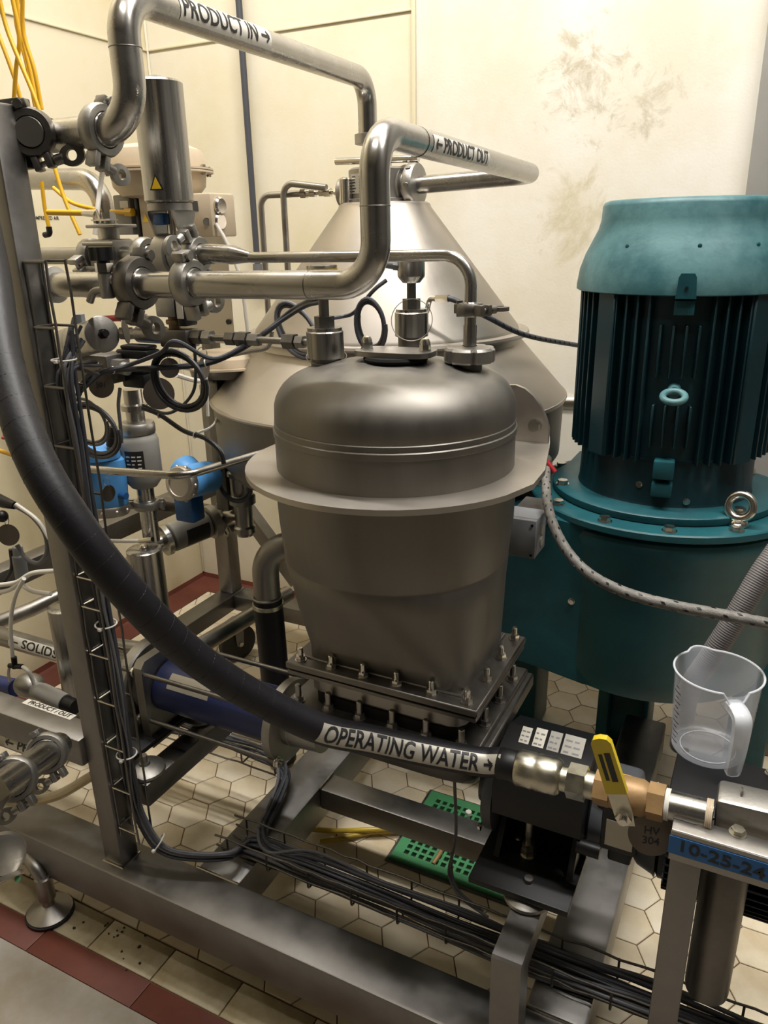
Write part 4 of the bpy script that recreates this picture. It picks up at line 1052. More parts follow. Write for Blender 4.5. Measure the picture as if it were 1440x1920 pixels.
mk('bowl', MB().lathe([(0.024, zb), (0.030, zb+0.004), (0.031, zb+0.012), (0.031, 0.640), (0.028, 0.645), (0.028, 0.662)], (fx, 0.972, 0), Z, 36), 'steel_dark', strn)
br = thing('pipe_bracket', 'folded steel bracket on a leg with strip of blue tape', 'bracket', (-0.02, 0.94, 0.2))
BZ = 0.690
ba, bb, bl_ = P(1265, 1525, z=BZ), P(1259, 1554, z=BZ), P(1253, 1593, y=0.905)
bx0 = bb.x; by_ = bb.y
zt0, zt1 = P(1257, 1562, y=by_).z, P(1253, 1594, y=by_).z
mk('top_plate', MB().bbox((bx0, by_, BZ-0.005), (bx0+0.30, ba.y, BZ), 0.0015), 'steel', br)
mk('front_plate', MB().bbox((bx0, by_-0.0028, zt1-0.012), (bx0+0.30, by_-0.0002, BZ), 0.001, 1), 'steel', br)
tp_ = mk('blue_tape', MB().bbox((bx0-0.001, by_-0.0042, zt1), (bx0+0.30, by_-0.003, zt0), 0.0003, 1), 'blue_tape', br, label='blue masking tape with handwritten date 10-25-24')
hwp = P(1352, 1600, y=by_-0.004)
mk('handwriting', text_flat('10-25-24', 0.026, (hwp.x, by_-0.0042, (zt0+zt1)/2-0.001), Vector((1, 0, -0.05)), Z, 1.15, 0.0006), 'ink', tp_)
mk('leg', MB().bbox((bx0+0.003, by_+0.002, 0.2), (bx0+0.043, by_+0.040, BZ-0.0055), 0.003), 'frame_steel', br)
for u, v in ((1317, 1541), (1383, 1562)):
    q = P(u, v, z=BZ); inst('bolt', BOLT_Z, br, aim((q.x, q.y, BZ), Z))
# round HV tag
hv = P(1221, 1565, y=0.935)
tg = thing('tag_disc', 'round grey metal tag stamped HV under the brass valve', 'tag', tuple(hv))
nd = Vector((0.2, -0.95, 0.2)).normalized()
mk('disc', MB().lathe([(0.0315, 0), (0.0315, 0.0012)], hv, nd, 40), 'tag_steel', tg)
ux_ = nd.cross(Z).normalized()*-1; uz_ = nd.cross(ux_).normalized()*-1
ux_ = Z.cross(nd).normalized(); uz_ = nd.cross(ux_).normalized()
mk('stamping', text_flat('HV', 0.016, hv + nd*0.0013 + uz_*0.006, ux_, uz_, 1.0, 0.0002), 'ink', tg)
mk('stamping', text_flat('304', 0.016, hv + nd*0.0013 - uz_*0.009, ux_, uz_, 1.0, 0.0002), 'ink', tg)
mk('tie', MB().torus(hv + uz_*0.045 + Y*0.015, X, 0.022, 0.001, 24, 5), 'tube_clear', tg)

# ================================================================== MEASURING JUG
jc = P(1326, 1404, z=JUGZ); jug = thing('measuring_jug', 'translucent plastic measuring jug with spout and handle', 'jug', (jc.x, jc.y, JUGZ+0.0005))
JH = P(1350, 1272, y=jc.y).z - JUGZ + 0.012
prof = [(0.0555, 0.002), (0.0575, 0.005), (0.0585, 0.012), (0.0655, JH-0.006), (0.0665, JH)]
SPA = math.radians(120); HNA = math.radians(-62)
def jug_ring(r, h, inset, hh):
    out = []
    for k in range(72):
        a = 2*PI*k/72; rr = r - inset
        ds = abs((a-SPA+PI) % (2*PI)-PI)
        if h > JH*0.80 and ds < 0.32: rr += 0.012*math.cos(ds/0.32*PI/2)*(h-JH*0.80)/(JH*0.2)
        dh = abs((a-HNA+PI) % (2*PI)-PI)
        z = h
        if h >= JH-0.0001 and dh < 0.26: z = h - 0.024*math.cos(dh/0.26*PI/2)**0.6
        out.append((jc.x+rr*math.cos(a), jc.y+rr*math.sin(a), JUGZ+0.001+z+hh))
    return out
rings = [jug_ring(r, h, 0, 0) for r, h in prof] + [jug_ring(r, h, 0.0014, 0) for r, h in reversed(prof)]
n = 72; vs_ = [p for r in rings for p in r]
fs_ = [(i*n+k, i*n+(k+1) % n, (i+1)*n+(k+1) % n, (i+1)*n+k) for i in range(len(rings)-1) for k in range(n)]
fs_.append(tuple(range(n-1, -1, -1))); fs_.append(tuple((len(rings)-1)*n+k for k in range(n)))
mk('wall', MB().add(vs_, fs_), 'beaker_plastic', jug, angle=60)
rim = jug_ring(0.0672, JH, 0, 0); rim.append(rim[0])
mk('rim', MB().tube([Vector(p) for p in rim], 0.0017, 8, caps=False), 'beaker_rim', jug)
mk('base_ring', MB().torus((jc.x, jc.y, JUGZ+0.0045), Z, 0.043, 0.0009, 48, 6), 'beaker_rim', jug)
hd_ = Vector((math.cos(HNA), math.sin(HNA), 0)); hs_ = Vector((-hd_.y, hd_.x, 0)); jb_ = Vector((jc.x, jc.y, JUGZ))
hpts = [jb_ + hd_*0.058 + Z*(JH-0.020), jb_ + hd_*0.082 + Z*(JH-0.022), jb_ + hd_*0.094 + Z*(JH-0.034), jb_ + hd_*0.094 + Z*(JH-0.075), jb_ + hd_*0.090 + Z*(JH-0.115), jb_+hd_*0.088+Z*(JH-0.128)]
hs2 = spline(hpts, 6); vs_, fs_ = [], []
prof2 = [(-0.013, 0.0), (-0.013, 0.010), (-0.006, 0.0135), (0.006, 0.0135), (0.013, 0.010), (0.013, 0.0), (0.0112, 0.0), (0.0105, 0.009), (0.005, 0.0117), (-0.005, 0.0117), (-0.0105, 0.009), (-0.0112, 0.0)]
for i, p in enumerate(hs2):
    t = (hs2[min(i+1, len(hs2)-1)]-hs2[max(i-1, 0)]).normalized(); nn = t.cross(hs_).normalized()
    if nn.dot(hd_) < 0 and nn.z < 0: nn = -nn
    w_ = 1.0 - 0.35*max(0, (i/len(hs2)-0.4))
    for a, b in prof2: vs_.append(p + hs_*a*w_ - nn*(b-0.007)*(-1))
m_ = len(prof2)
for i in range(len(hs2)-1):
    for k in range(m_): fs_.append((i*m_+k, i*m_+(k+1) % m_, (i+1)*m_+(k+1) % m_, (i+1)*m_+k))
fs_.append(tuple(range(m_))); fs_.append(tuple((len(hs2)-1)*m_+k for k in range(m_-1, -1, -1)))
mk('handle', MB().add(vs_, fs_), 'beaker_rim', jug, angle=50)
for side_a in (-148, 10):
    for k in range(12):
        zz = 0.022 + k*0.0092; a = math.radians(side_a); rr = 0.0585+0.007*zz/JH + 0.0004
        da = 0.16 if k % 2 else 0.30
        vs_ = []
        for j in range(5):
            aa = a + da*(j/4-0.5); vs_ += [(jc.x+rr*math.cos(aa), jc.y+rr*math.sin(aa), JUGZ+zz), (jc.x+(rr+.0001)*math.cos(aa), jc.y+(rr+.0001)*math.sin(aa), JUGZ+zz+0.0019)]
        mk('scale_mark', MB().add(vs_, [(2*j, 2*j+2, 2*j+3, 2*j+1) for j in range(4)]), 'ink_red', jug)

# ================================================================== BRAIDED AND CORRUGATED HOSES BY THE TEAL DRIVE
bp_ = spline([P(1025, 868, d=1.75), P(1024, 905, d=1.62), P(1030, 960, d=1.50), P(1055, 1020, d=1.42), P(1100, 1072, d=1.36), P(1170, 1110, d=1.30), P(1260, 1135, d=1.26), P(1350, 1152, d=1.22), P(1450, 1172, d=1.20), P(1560, 1200, d=1.2), Vector((0.55, 1.0, 0.80)), Vector((0.9, 1.05, 0.55)), Vector((1.0, 1.1, 0.02))], 10)
bh = thing('braided_hose', 'grey steel braided hose with black flecks hanging across the teal housing', 'hose', tuple(bp_[0]))
mk('braid', MB().tube(bp_, 0.0095, 14), 'hose_braid', bh)
bc = _cum(bp_)
fle = MB()
for k in range(110):
    ss = 0.02+k*0.019
    if ss > bc[-1]-0.02: break
    c, t = _along(bp_, bc, ss); u, w, _ = frame(t)
    for j in range(3):
        a = j*2.1+k*1.3
        e = u*math.cos(a)+w*math.sin(a); sd_ = t.cross(e)
        fle.prism([(-0.0045, -0.0016), (0.0015, -0.0016), (0.0045, 0.0016), (-0.0015, 0.0016)], c+e*0.0090, t, sd_, e*0.0010)
o_ = mk('fleck', fle, 'black', bh); o_['kind'] = 'stuff'
mk('end_fitting', MB().cyl(bp_[0], bp_[0]+(bp_[0]-bp_[1]).normalized()*0.03, 0.011).hexn(bp_[0], bp_[0]+(bp_[1]-bp_[0]).normalized()*0.018, 0.013), 'steel_dark', bh)
bp2 = spline([P(818, 560, y=1.62), P(850, 562, y=1.62), P(915, 595, y=1.66), P(985, 628, y=1.80), P(1075, 646, y=2.08), P(1140, 655, y=2.25)], 10)
bh2 = thing('braided_hose', 'thin dark braided hose running from the centrifuge cone behind the teal motor', 'hose', tuple(bp2[0]))
mk('braid', MB().tube(bp2, 0.0062, 12), 'cable_dark', bh2)
mk('end_fitting', MB().hexn(bp2[0], bp2[8], 0.009).tube(spline([P(800, 585, y=1.64), P(806, 562, y=1.63), bp2[0]], 6), 0.006, 10), 'bright', bh2)
fl_ = MB()
bc = _cum(bp2)
for k in range(16):
    ss = 0.09+k*0.03
    if ss > bc[-1]-0.01: break
    c, t = _along(bp2, bc, ss); fl_.torus(c, (t+Z*0.9).normalized(), 0.0066, 0.0010, 16, 4)
o_ = mk('fleck', fl_, 'black', bh2); o_['kind'] = 'stuff'
cp_ = spline([P(1580, 850, d=1.28), P(1470, 1015, d=1.30), P(1425, 1080, d=1.31), P(1375, 1165, d=1.33), P(1330, 1235, d=1.36), P(1290, 1300, d=1.42), P(1275, 1400, d=1.5)], 10)
cc_ = thing('corrugated_conduit', 'grey ribbed conduit slanting behind the measuring jug', 'conduit', tuple(cp_[0]))
rr_ = []
cpd = []
ccum = _cum(cp_); N = 640
for k in range(N):
    c, t = _along(cp_, ccum, ccum[-1]*k/(N-1)); cpd.append(c); rr_.append(0.0195 if k % 4 < 2 else 0.0187)
mk('sleeve', MB().tube(cpd, rr_, 20), 'conduit_grey', cc_)
# wooden offcuts at the right behind
wd0 = P(1424, 1180, y=2.2)
for i, (dz, m_, lab) in enumerate(((0.0, 'wood_pink', 'pinkish wood plank on the stack behind the teal housing'), (0.05, 'wood', 'brown wood plank, topmost on the stack behind the teal housing'), (-0.06, 'wood', 'brown wood block at the bottom of the stack behind the teal housing'))):
    tag(mk('wood_plank', MB().bbox((wd0.x-0.0, 2.12, wd0.z+dz-0.05), (wd0.x+0.4, 2.4, wd0.z+dz-0.003), 0.003), m_), lab, 'plank', 'wood planks behind the motor')
tag(mk('plank_support', MB().bbox((wd0.x+0.02, 2.15, 0), (wd0.x+0.38, 2.38, wd0.z-0.112), 0.01), 'steel_dark'), 'dark steel box under the wood planks behind the teal housing', 'box')

# ================================================================== FLOOR DRAIN GRATE
g = thing('drain_grate', 'green plastic floor drain grate with square holes', 'drain', (-0.52, 1.45, 0))
dx0, dx1, dy0, dy1 = drain_rect
mk('pit_shade', MB().box((dx0, dy0, 0.0006), (dx1, dy1, 0.0014)), 'drain_dark', g)  # thin dark sheet on the tiles, painting the shaded depth under the grate
mk('drain_frame', MB().box((dx0, dy0, 0.0015), (dx1, dy0+0.008, 0.004)).box((dx0, dy1-0.008, 0.0015), (dx1, dy1, 0.004)).box((dx0, dy0+0.0081, 0.0015), (dx0+0.008, dy1-0.0081, 0.004)).box((dx1-0.008, dy0+0.0081, 0.0015), (dx1, dy1-0.0081, 0.004)), 'steel_dark', g)
gx0, gx1, gy0, gy1 = dx0+0.009, dx1-0.009, dy0+0.009, dy1-0.009
nxh, nyh = 15, 11; mrg = 0.022
px_ = (gx1-gx0-2*mrg)/nxh; py_ = (gy1-gy0-2*mrg)/nyh; hw_ = 0.32
xs = [gx0] + [v for i in range(nxh) for v in (gx0+mrg+px_*(i+0.5-hw_), gx0+mrg+px_*(i+0.5+hw_))] + [gx1]
ys = [gy0] + [v for i in range(nyh) for v in (gy0+mrg+py_*(i+0.5-hw_), gy0+mrg+py_*(i+0.5+hw_))] + [gy1]
gm = MB()
NXg, NYg = len(xs), len(ys)
vtop = [(x, y, 0.010) for y in ys for x in xs]; vbot = [(x, y, 0.0016) for y in ys for x in xs]
fs_ = []
hole = lambda i, j: 0 <= i < NXg-1 and 0 <= j < NYg-1 and (i % 2 == 1 and j % 2 == 1)
solid = lambda i, j: 0 <= i < NXg-1 and 0 <= j < NYg-1 and not hole(i, j)
nt_ = NXg*NYg; idx = lambda i, j: j*NXg+i
for j in range(NYg-1):
    for i in range(NXg-1):
        if not solid(i, j): continue
        fs_.append((idx(i, j), idx(i+1, j), idx(i+1, j+1), idx(i, j+1)))
        for (di, dj, a, b) in ((0, -1, (i, j), (i+1, j)), (1, 0, (i+1, j), (i+1, j+1)), (0, 1, (i+1, j+1), (i, j+1)), (-1, 0, (i, j+1), (i, j))):
            if not solid(i+di, j+dj): fs_.append((idx(*a), nt_+idx(*a), nt_+idx(*b), idx(*b)))
mk('grid', MB().add(vtop+vbot, fs_), 'green', g)
# yellow hoses into the drain, white peg, orange tube end
ya = [P(600, 1578, z=0.012), P(640, 1572, z=0.012), P(700, 1560, z=0.012), P(768, 1558, z=0.014), P(800, 1566, z=0.012)]
yb = [P(585, 1555, z=0.012), P(630, 1558, z=0.012), P(690, 1556, z=0.026), P(770, 1552, z=0.026), P(815, 1560, z=0.012)]
for pts, lab in ((ya, 'yellow rubber drain tube lying over the tiles to the green grate'), (yb, 'pale yellow drain tube, the upper of two lying beside the grate')):
    tag(mk('drain_tube', MB().tube(spline(pts, 10), 0.0065, 12), 'yellow_tube'), lab, 'tube', 'yellow drain tubes')
tag(mk('tube_end', MB().tube(spline([P(812, 1620, z=0.010), P(826, 1598, z=0.016), P(835, 1575, z=0.012)], 8), 0.0055, 10), 'brass'), 'short brown tube end lying on the green grate', 'tube')
wpg = P(878, 1545, z=0.0); wt = thing('peg', 'small white peg standing in the drain grate', 'peg', (wpg.x, wpg.y, 0.004))
mk('stem', MB().cyl((wpg.x, wpg.y, 0.004), (wpg.x, wpg.y, 0.03), 0.003, seg=10), 'cable_white', wt)
mk('cap', MB().cyl((wpg.x, wpg.y, 0.03), (wpg.x, wpg.y, 0.042), 0.008, seg=16, bev=0.002), 'cable_white', wt)
# ================================================================== LEFT VALVE RACK
def tagdisc(px, py, y, r, nd, label, txt=None):
    c = P(px, py, y=y); nd = Vector(nd).normalized()
    t = thing('tag_disc', label, 'tag', tuple(c), 'round metal tags')
    mk('disc', MB().lathe([(r, 0), (r, 0.0012)], c, nd, 36), 'tag_steel', t)
    ux = Z.cross(nd).normalized(); uz = nd.cross(ux).normalized()
    mk('wire_loop', MB().torus(c + uz*(r+0.008), ux, 0.010, 0.0008, 20, 5), 'steel', t)
    if txt: mk('stamping', text_flat(txt, r*0.55, c + nd*0.0013, ux, uz, 1.0, 0.0002), 'ink', t)
    return t
FWD = Vector((0.45, -0.88, 0.15))
# ---- product-in end: tee with capped face at the post
te = P(80, 250, y=YP); te = Vector((te.x, YP, zi0))
tee = thing('sight_tee', 'dark pipe tee with round clamped cap beside the top of the post', 'fitting', tuple(te))
cd_ = Vector((0.50, -0.86, 0.0)).normalized()
TR = 0.0205
mk('tee_body', MB().cyl(te - X*0.05, te + X*0.022, RI+0.002).cyl(te, te+cd_*0.045, TR), 'steel', tee)
mk('cap', MB().lathe([(TR+0.001, 0.045), (TR+0.003, 0.05), (TR-0.002, 0.058), (0.0, 0.060)], te, cd_, 32, caps=False), 'steel_dark', tee)
tri_clamp(te + cd_*0.048, cd_, TR, (0.25, 0.1, -1.0), 'dark pipe clamp round the capped tee at the post top', 'steel_dark', 1.1)
mk('post_bracket', MB().bbox((-1.137, 0.9305, te.z-0.05), (-1.09, 0.955, te.z+0.05), 0.003), 'black', tee)
ck = P(190, 243, y=YP)
tri_clamp((ck.x, YP, zi0), X, RI, (0.0, -0.35, -1), 'pipe clamp on the PRODUCT IN pipe next to the capped tee', 'cast', 1.1)
# ---- product-out clamps and sample valve
c1 = P(355, 530, y=YP); tri_clamp((c1.x, YP, zo0), X, RO, (0.0, 0.25, -1), 'bright pipe clamp on the PRODUCT OUT pipe near its bend', 'cast', 1.15)
c2 = P(256, 532, y=YP); c2 = Vector((c2.x, YP, zo0-0.002))
tri_clamp(c2, X, RO+0.003, (0.0, -0.5, -1), 'dark butterfly clamp on the PRODUCT OUT pipe beside the sample valve', 'steel_dark', 1.35)
sv = P(203, 525, y=YP-0.03)
smp = thing('sample_valve', 'small sample valve with black knob and bent outlet on the lower product pipe', 'valve', tuple(sv))
sv = Vector((sv.x, YP-0.035, sv.z))
mk('valve_body', MB().cyl(sv - Z*0.028, sv + Z*0.012, 0.0115, bev=0.002).cyl(sv, sv + X*0.04 + Y*0.015, 0.008), 'cast', smp)
mk('bonnet', MB().hexn(sv + Z*0.012, sv + Z*0.026, 0.0145), 'bright', smp)
kn = []
for k in range(40):
    a = 2*PI*k/40; r = 0.019 + 0.0022*math.cos(6*a); kn.append((r*math.cos(a), r*math.sin(a)))
mk('knob', MB().prism(kn, sv + Z*0.030, X, Y, Z*0.020).cyl(sv + Z*0.024, sv + Z*0.031, 0.010), 'black', smp, angle=50)
mk('outlet', MB().tube(spline([sv - Z*0.016, sv - X*0.018 - Z*0.016, sv - X*0.032 - Z*0.020, sv - X*0.042 - Z*0.034], 5), 0.0062, 12), 'cast', smp)
# ---- upper pipe elbow behind (bright)
YH = 1.55
eh = fillet([P(40, 336, y=YH), P(185, 336, y=YH), P(208, 470, y=YH)], 0.07, 10)
tag(mk('elbow_pipe', MB().tube(eh, 0.026, 22), 'pipe'), 'bright steel pipe bending down behind the post top', 'pipe')
# ---- valve line behind: pipe, ball valve, butterfly valve
YV = 1.17
z_v = P(300, 478, y=YV).z
def vx(u): return P(u, 478, y=YV).x
vl = thing('valve_line', 'horizontal steel pipe carrying the ball valve and the cylinder valve', 'pipe', (vx(200), YV, z_v))
mk('tube', MB().cyl((vx(60), YV, z_v), (vx(398), YV, z_v), 0.0165), 'pipe_dull', vl)
mk('tube_end', MB().cyl((vx(60)-0.35, YV, z_v), (vx(60), YV, z_v), 0.0165), 'pipe_dull', vl)
for u, lab in ((172, 'pipe clamp left of the yellow lever ball valve'), (272, 'pipe clamp between the ball valve and the cylinder valve'), (368, 'pipe clamp right of the cylinder valve')):
    tri_clamp((vx(u), YV, z_v), X, 0.0165, (0.0, -0.5, 1) if u == 368 else (0, -0.9, -0.4), lab, 'cast', 1.15)
bq = Vector((vx(212), YV, z_v))
ball = thing('ball_valve', 'steel ball valve with flat mounting pad and thin yellow lever', 'valve', tuple(bq))
mk('valve_body', MB().bbox((bq.x-0.034, YV-0.03, z_v-0.032), (bq.x+0.030, YV+0.03, z_v+0.03), 0.006), 'cast', ball)
mk('body_bolt', MB().cyl((bq.x-0.04, YV-0.033, z_v+0.022), (bq.x+0.038, YV-0.033, z_v+0.022), 0.0034, seg=12), 'steel', ball)
mk('body_bolt', MB().cyl((bq.x-0.04, YV-0.033, z_v-0.022), (bq.x+0.038, YV-0.033, z_v-0.022), 0.0034, seg=12), 'steel', ball)
mk('stem', MB().cyl(bq+Z*0.03, bq+Z*0.058, 0.017).cyl(bq+Z*0.058, bq+Z*0.075, 0.009), 'cast', ball)
mk('mounting_pad', MB().bbox((bq.x-0.032, YV-0.03, z_v+0.050), (bq.x+0.042, YV+0.03, z_v+0.056), 0.002), 'steel', ball)
mk('stem_nut', MB().hexn(bq+Z*0.0655, bq+Z*0.078, 0.013), 'bright', ball)
la, lb_, lc_ = bq+Z*0.063, P(178, 400, y=YV-0.01), P(90, 398, y=YV-0.02)
lev = mk('lever', MB().prism([(-0.014, -0.011), (0.034, -0.011), (0.034, 0.011), (-0.014, 0.011)], la, -X, Y, Z*0.003).tube([la - X*0.03, lb_, lb_.lerp(lc_, 0.25)], [0.008, 0.009, 0.006], 8), 'bright', ball)
mk('grip', MB().tube([lb_.lerp(lc_, 0.18), lc_], 0.0058, 10), 'yellow', lev, label='yellow sleeve')
# ---- cylinder valve with tall stainless actuator
aq = Vector((P(318, 380, y=YV).x, YV, P(318, 380, y=YV).z))
ca = thing('actuated_valve', 'butterfly valve with tall shiny stainless cylinder actuator and warning triangle', 'valve', tuple(aq))
topz = P(305, 150, y=YV).z
mk('valve_disc', MB().lathe([(0.030, -0.017), (0.038, -0.014), (0.038, 0.014), (0.030, 0.017)], (vx(318), YV, z_v), X, 32), 'cast', ca)
mk('reducer', MB().lathe([(0.0305, 0.018), (0.028, 0.025), (0.0168, 0.05)], (vx(318), YV, z_v), X, 28), 'cast', ca)
yk = MB()
yk.lathe([(0.040, 0), (0.040, 0.012)], (aq.x, YV, aq.z-0.014), Z, 32)
mk('yoke_plate', yk, 'steel', ca)
for sg in (-1, 1):
    pz0, pz1 = z_v+0.034, aq.z-0.014
    pts = [(-0.030, pz1), (0.030, pz1), (0.030, pz0+0.035), (0.014, pz0), (-0.014, pz0), (-0.030, pz0+0.035)]
    mk('yoke_leg', MB().prism(pts, (aq.x + sg*0.029 - 0.002, YV, 0), Y, Z, (0.004, 0, 0)), 'steel', ca)
mk('stem', MB().cyl((aq.x, YV, z_v+0.03), (aq.x, YV, aq.z), 0.009), 'bright', ca)
mk('blue_indicator', MB().bbox((aq.x-0.022, YV-0.026, z_v+0.052), (aq.x+0.004, YV-0.006, aq.z-0.018), 0.004), 'blue_dark', ca, label='blue position indicator')
cylr = 0.0435
cy_ = mk('cylinder', MB().lathe([(cylr-0.003, 0), (cylr, 0.003), (cylr, topz-aq.z-0.004), (cylr-0.004, topz-aq.z)], (aq.x, YV, aq.z), Z, 48), 'brushed', ca)
mk('top_plug', MB().lathe([(0.020, 0), (0.020, 0.004), (0.012, 0.007)], (aq.x, YV, topz), Z, 24), 'bright', ca)
fd = Vector((0.62, -0.78, 0)).normalized(); fd = Vector((0.40, -0.92, 0)).normalized()
tn = Vector((-aq.x, -YV, 0)).normalized(); tn = (Quaternion(Z, math.radians(-26)) @ tn)
tu = Z.cross(tn).normalized(); tcn = Vector((aq.x, YV, aq.z+0.030)) + tn*(cylr+0.0006)
st_ = mk('warning_triangle', MB().prism([(-0.013, -0.011), (0.013, -0.011), (0.0, 0.015)], tcn, tu, Z, tn*0.0006), 'ink', cy_)
mk('triangle_face', MB().prism([(-0.0095, -0.0090), (0.0095, -0.0090), (0.0, 0.0105)], tcn + tn*0.0007, tu, Z, tn*0.0004), 'label_yellow', st_)
# ---- beige diaphragm control valve behind
YD = 1.55
dq = P(297, 322, y=YD)
dv = thing('control_valve', 'beige diaphragm control valve with round flanged actuator and positioner box', 'valve', tuple(dq))
k_ = 0.129
mk('actuator_dome', MB().lathe([(0.113, 0.004), (0.113, 0.02), (0.104, 0.045), (0.08, 0.055), (0.0, 0.06)], dq, Z, 48, caps=False), 'beige', dv)
mk('actuator_rim', MB().lathe([(k_-0.01, -0.006), (k_, -0.005), (k_, -0.001), (k_-0.004, 0.0), (k_, 0.001), (k_, 0.005), (k_-0.01, 0.006)], dq, Z, 56), 'beige', dv)
mk('actuator_bowl', MB().lathe([(0.112, -0.006), (0.108, -0.035), (0.09, -0.055), (0.03, -0.065)], dq, Z, 48), 'beige', dv)
for k in range(10):
    a = 2*PI*k/10+0.2; inst('rim_bolt', BOLT_S, dv, aim(dq + Vector((math.cos(a), math.sin(a), 0))*0.119 + Z*0.006, Z)); inst('rim_bolt', BOLT_S, dv, aim(dq + Vector((math.cos(a), math.sin(a), 0))*0.119 - Z*0.006, -Z))
mk('yoke', MB().cyl(dq - Z*0.065, dq - Z*0.30, 0.022), 'beige', dv)
pa, pb = P(258, 368, y=YD-0.06), P(400, 444, y=YD-0.06)
pbx = mk('positioner_box', MB().bbox((pa.x, YD-0.06, pb.z), (pb.x, YD+0.03, pa.z), 0.004), 'beige', dv)
mk('door_gap', MB().bbox((pa.x-0.012, YD-0.062, pb.z-0.004), (pa.x-0.001, YD+0.03, pa.z+0.004), 0.003), 'black', dv)
pg, ph = P(210, 366, y=YD-0.06), P(250, 440, y=YD-0.06)
gbx = mk('filter_box', MB().bbox((pg.x, YD-0.06, ph.z), (ph.x, YD+0.02, pg.z), 0.004), 'paint_grey', dv)
mk('nameplate', MB().bbox((pg.x+0.022, YD-0.0612, pg.z-0.03), (ph.x-0.004, YD-0.0602, pg.z-0.014), 0.0003, 1), 'label_white', gbx)
mk('yellow_nipple', MB().cyl(P(208, 397, y=YD-0.07), P(240, 398, y=YD-0.07), 0.0055, seg=12).hexn(P(236, 398, y=YD-0.07), P(249, 398, y=YD-0.07), 0.010), 'yellow', dv)
for v in (387, 416):
    gq = P(398, v, y=YD-0.03); mk('gauge', MB().lathe([(0.018, 0), (0.020, 0.004), (0.017, 0.008), (0.020, 0.012), (0.020, 0.024), (0.016, 0.028)], gq, X, 26), 'bright', dv)
mk('dial', MB().cyl(P(388, 416, y=YD-0.0605), P(388, 416, y=YD-0.063), 0.009, seg=20), 'bright', pbx)
mk('display', MB().bbox((pb.x-0.055, YD-0.0615, pa.z-0.038), (pb.x-0.035, YD-0.0602, pa.z-0.016), 0.0003, 1), 'plastic_dark', pbx)
wt_ = P(273, 409, y=YD-0.0605)
mk('warning_triangle', MB().prism([(-0.009, -0.009), (0.009, -0.009), (0, 0.011)], wt_, X, Z, (0, -0.0006, 0)), 'label_yellow', pbx)
# steel mounting panel behind with rubber buttons
pn0, pn1 = P(372, 372, y=1.72), P(440, 645, y=1.72)
pan = thing('mounting_panel', 'flat steel mounting panel with black rubber buttons behind the valves', 'panel', (pn0.x, 1.72, pn1.z))
mk('sheet', MB().bbox((pn0.x-0.12, 1.72, pn1.z), (pn1.x, 1.724, pn0.z), 0.001, 1), 'hood', pan)
for u, v in ((427, 380), (446, 604)):
    q = P(u, v, y=1.718); q.x = min(q.x, pn1.x-0.012); mk('button', MB().cyl((q.x, 1.7199, q.z), (q.x, 1.714, q.z), 0.007, seg=18), 'black', pan)
mk('stand', MB().bbox((pn1.x-0.12, 1.7245, 0.66), (pn1.x-0.08, 1.76, pn0.z-0.02), 0.003).bbox((pn1.x-0.36, 1.7245, 0.64), (pn1.x-0.08, 1.76, 0.675), 0.003), 'steel_dark', pan)
# lower beige bowl of the second control valve
bw = P(430, 680, y=1.62)
lwv = thing('control_valve', 'lower beige round valve actuator, half hidden behind the cable loop', 'valve', tuple(bw))
mk('actuator_dome', MB().lathe([(0.085, 0.028), (0.10, 0.020), (0.105, 0.004), (0.105, 0.0)], bw, Z, 44), 'beige', lwv)
mk('actuator_rim', MB().lathe([(0.11, -0.006), (0.122, -0.005), (0.122, 0.0), (0.11, -0.0002)], bw, Z, 44), 'beige', lwv)
mk('actuator_bowl', MB().lathe([(0.104, -0.0062), (0.10, -0.028), (0.03, -0.036)], bw, Z, 44), 'steel_dark', lwv)
mk('column', MB().bbox((bw.x-0.055, 1.58, 0.74), (bw.x-0.015, 1.62, bw.z-0.037), 0.003), 'steel_dark', lwv)
mk('pillar', MB().cyl((bw.x+0.012, 1.60, 0.80), (bw.x+0.012, 1.60, bw.z-0.037), 0.010), 'pipe_dull', lwv)
mk('valve_body', MB().lathe([(0.03, 0.86), (0.036, 0.855), (0.036, 0.845), (0.03, 0.84), (0.03, 0.79), (0.036, 0.785), (0.036, 0.765), (0.026, 0.76), (0.024, 0.70), (0.03, 0.695), (0.03, 0.68), (0.022, 0.675), (0.022, 0.67)], (bw.x+0.02, 1.60, 0), Z, 30), 'pipe_dull', lwv)
# ---- yellow pneumatic tubes from above
ytubes = [([(-12, 40), (25, 140), (40, 192)], 1.25), ([(22, -10), (36, 70), (30, 130), (26, 190)], 1.22), ([(30, -10), (40, 60), (58, 140), (72, 205)], 1.26), ([(42, -10), (44, 60), (64, 130), (78, 205)], 1.24), ([(-5, -20), (15, 60), (60, 170), (76, 215)], 1.2), ([(36, -10), (30, 40), (50, 120), (66, 200)], 1.3)]
for i, (pts, yy) in enumerate(ytubes):
    pp = [P(u, v, y=yy) for u, v in pts]
    tag(mk('air_tube', MB().tube(spline(pp, 10), 0.0042, 10), 'yellow'), 'thin yellow air tube hanging from above behind the post', 'tube', 'yellow air tubes above the post')
lowt = [([(78, 340), (84, 390), (92, 428)], 1.5, 'yellow air tube ending in a black elbow on the yellow wall', True), ([(95, 290), (120, 370), (150, 440)], 1.48, 'yellow air tube slanting down in front of the bright elbow pipe', False), ([(100, 352), (135, 380), (180, 393)], 1.5, 'ochre air tube curving right towards the positioner', False)]
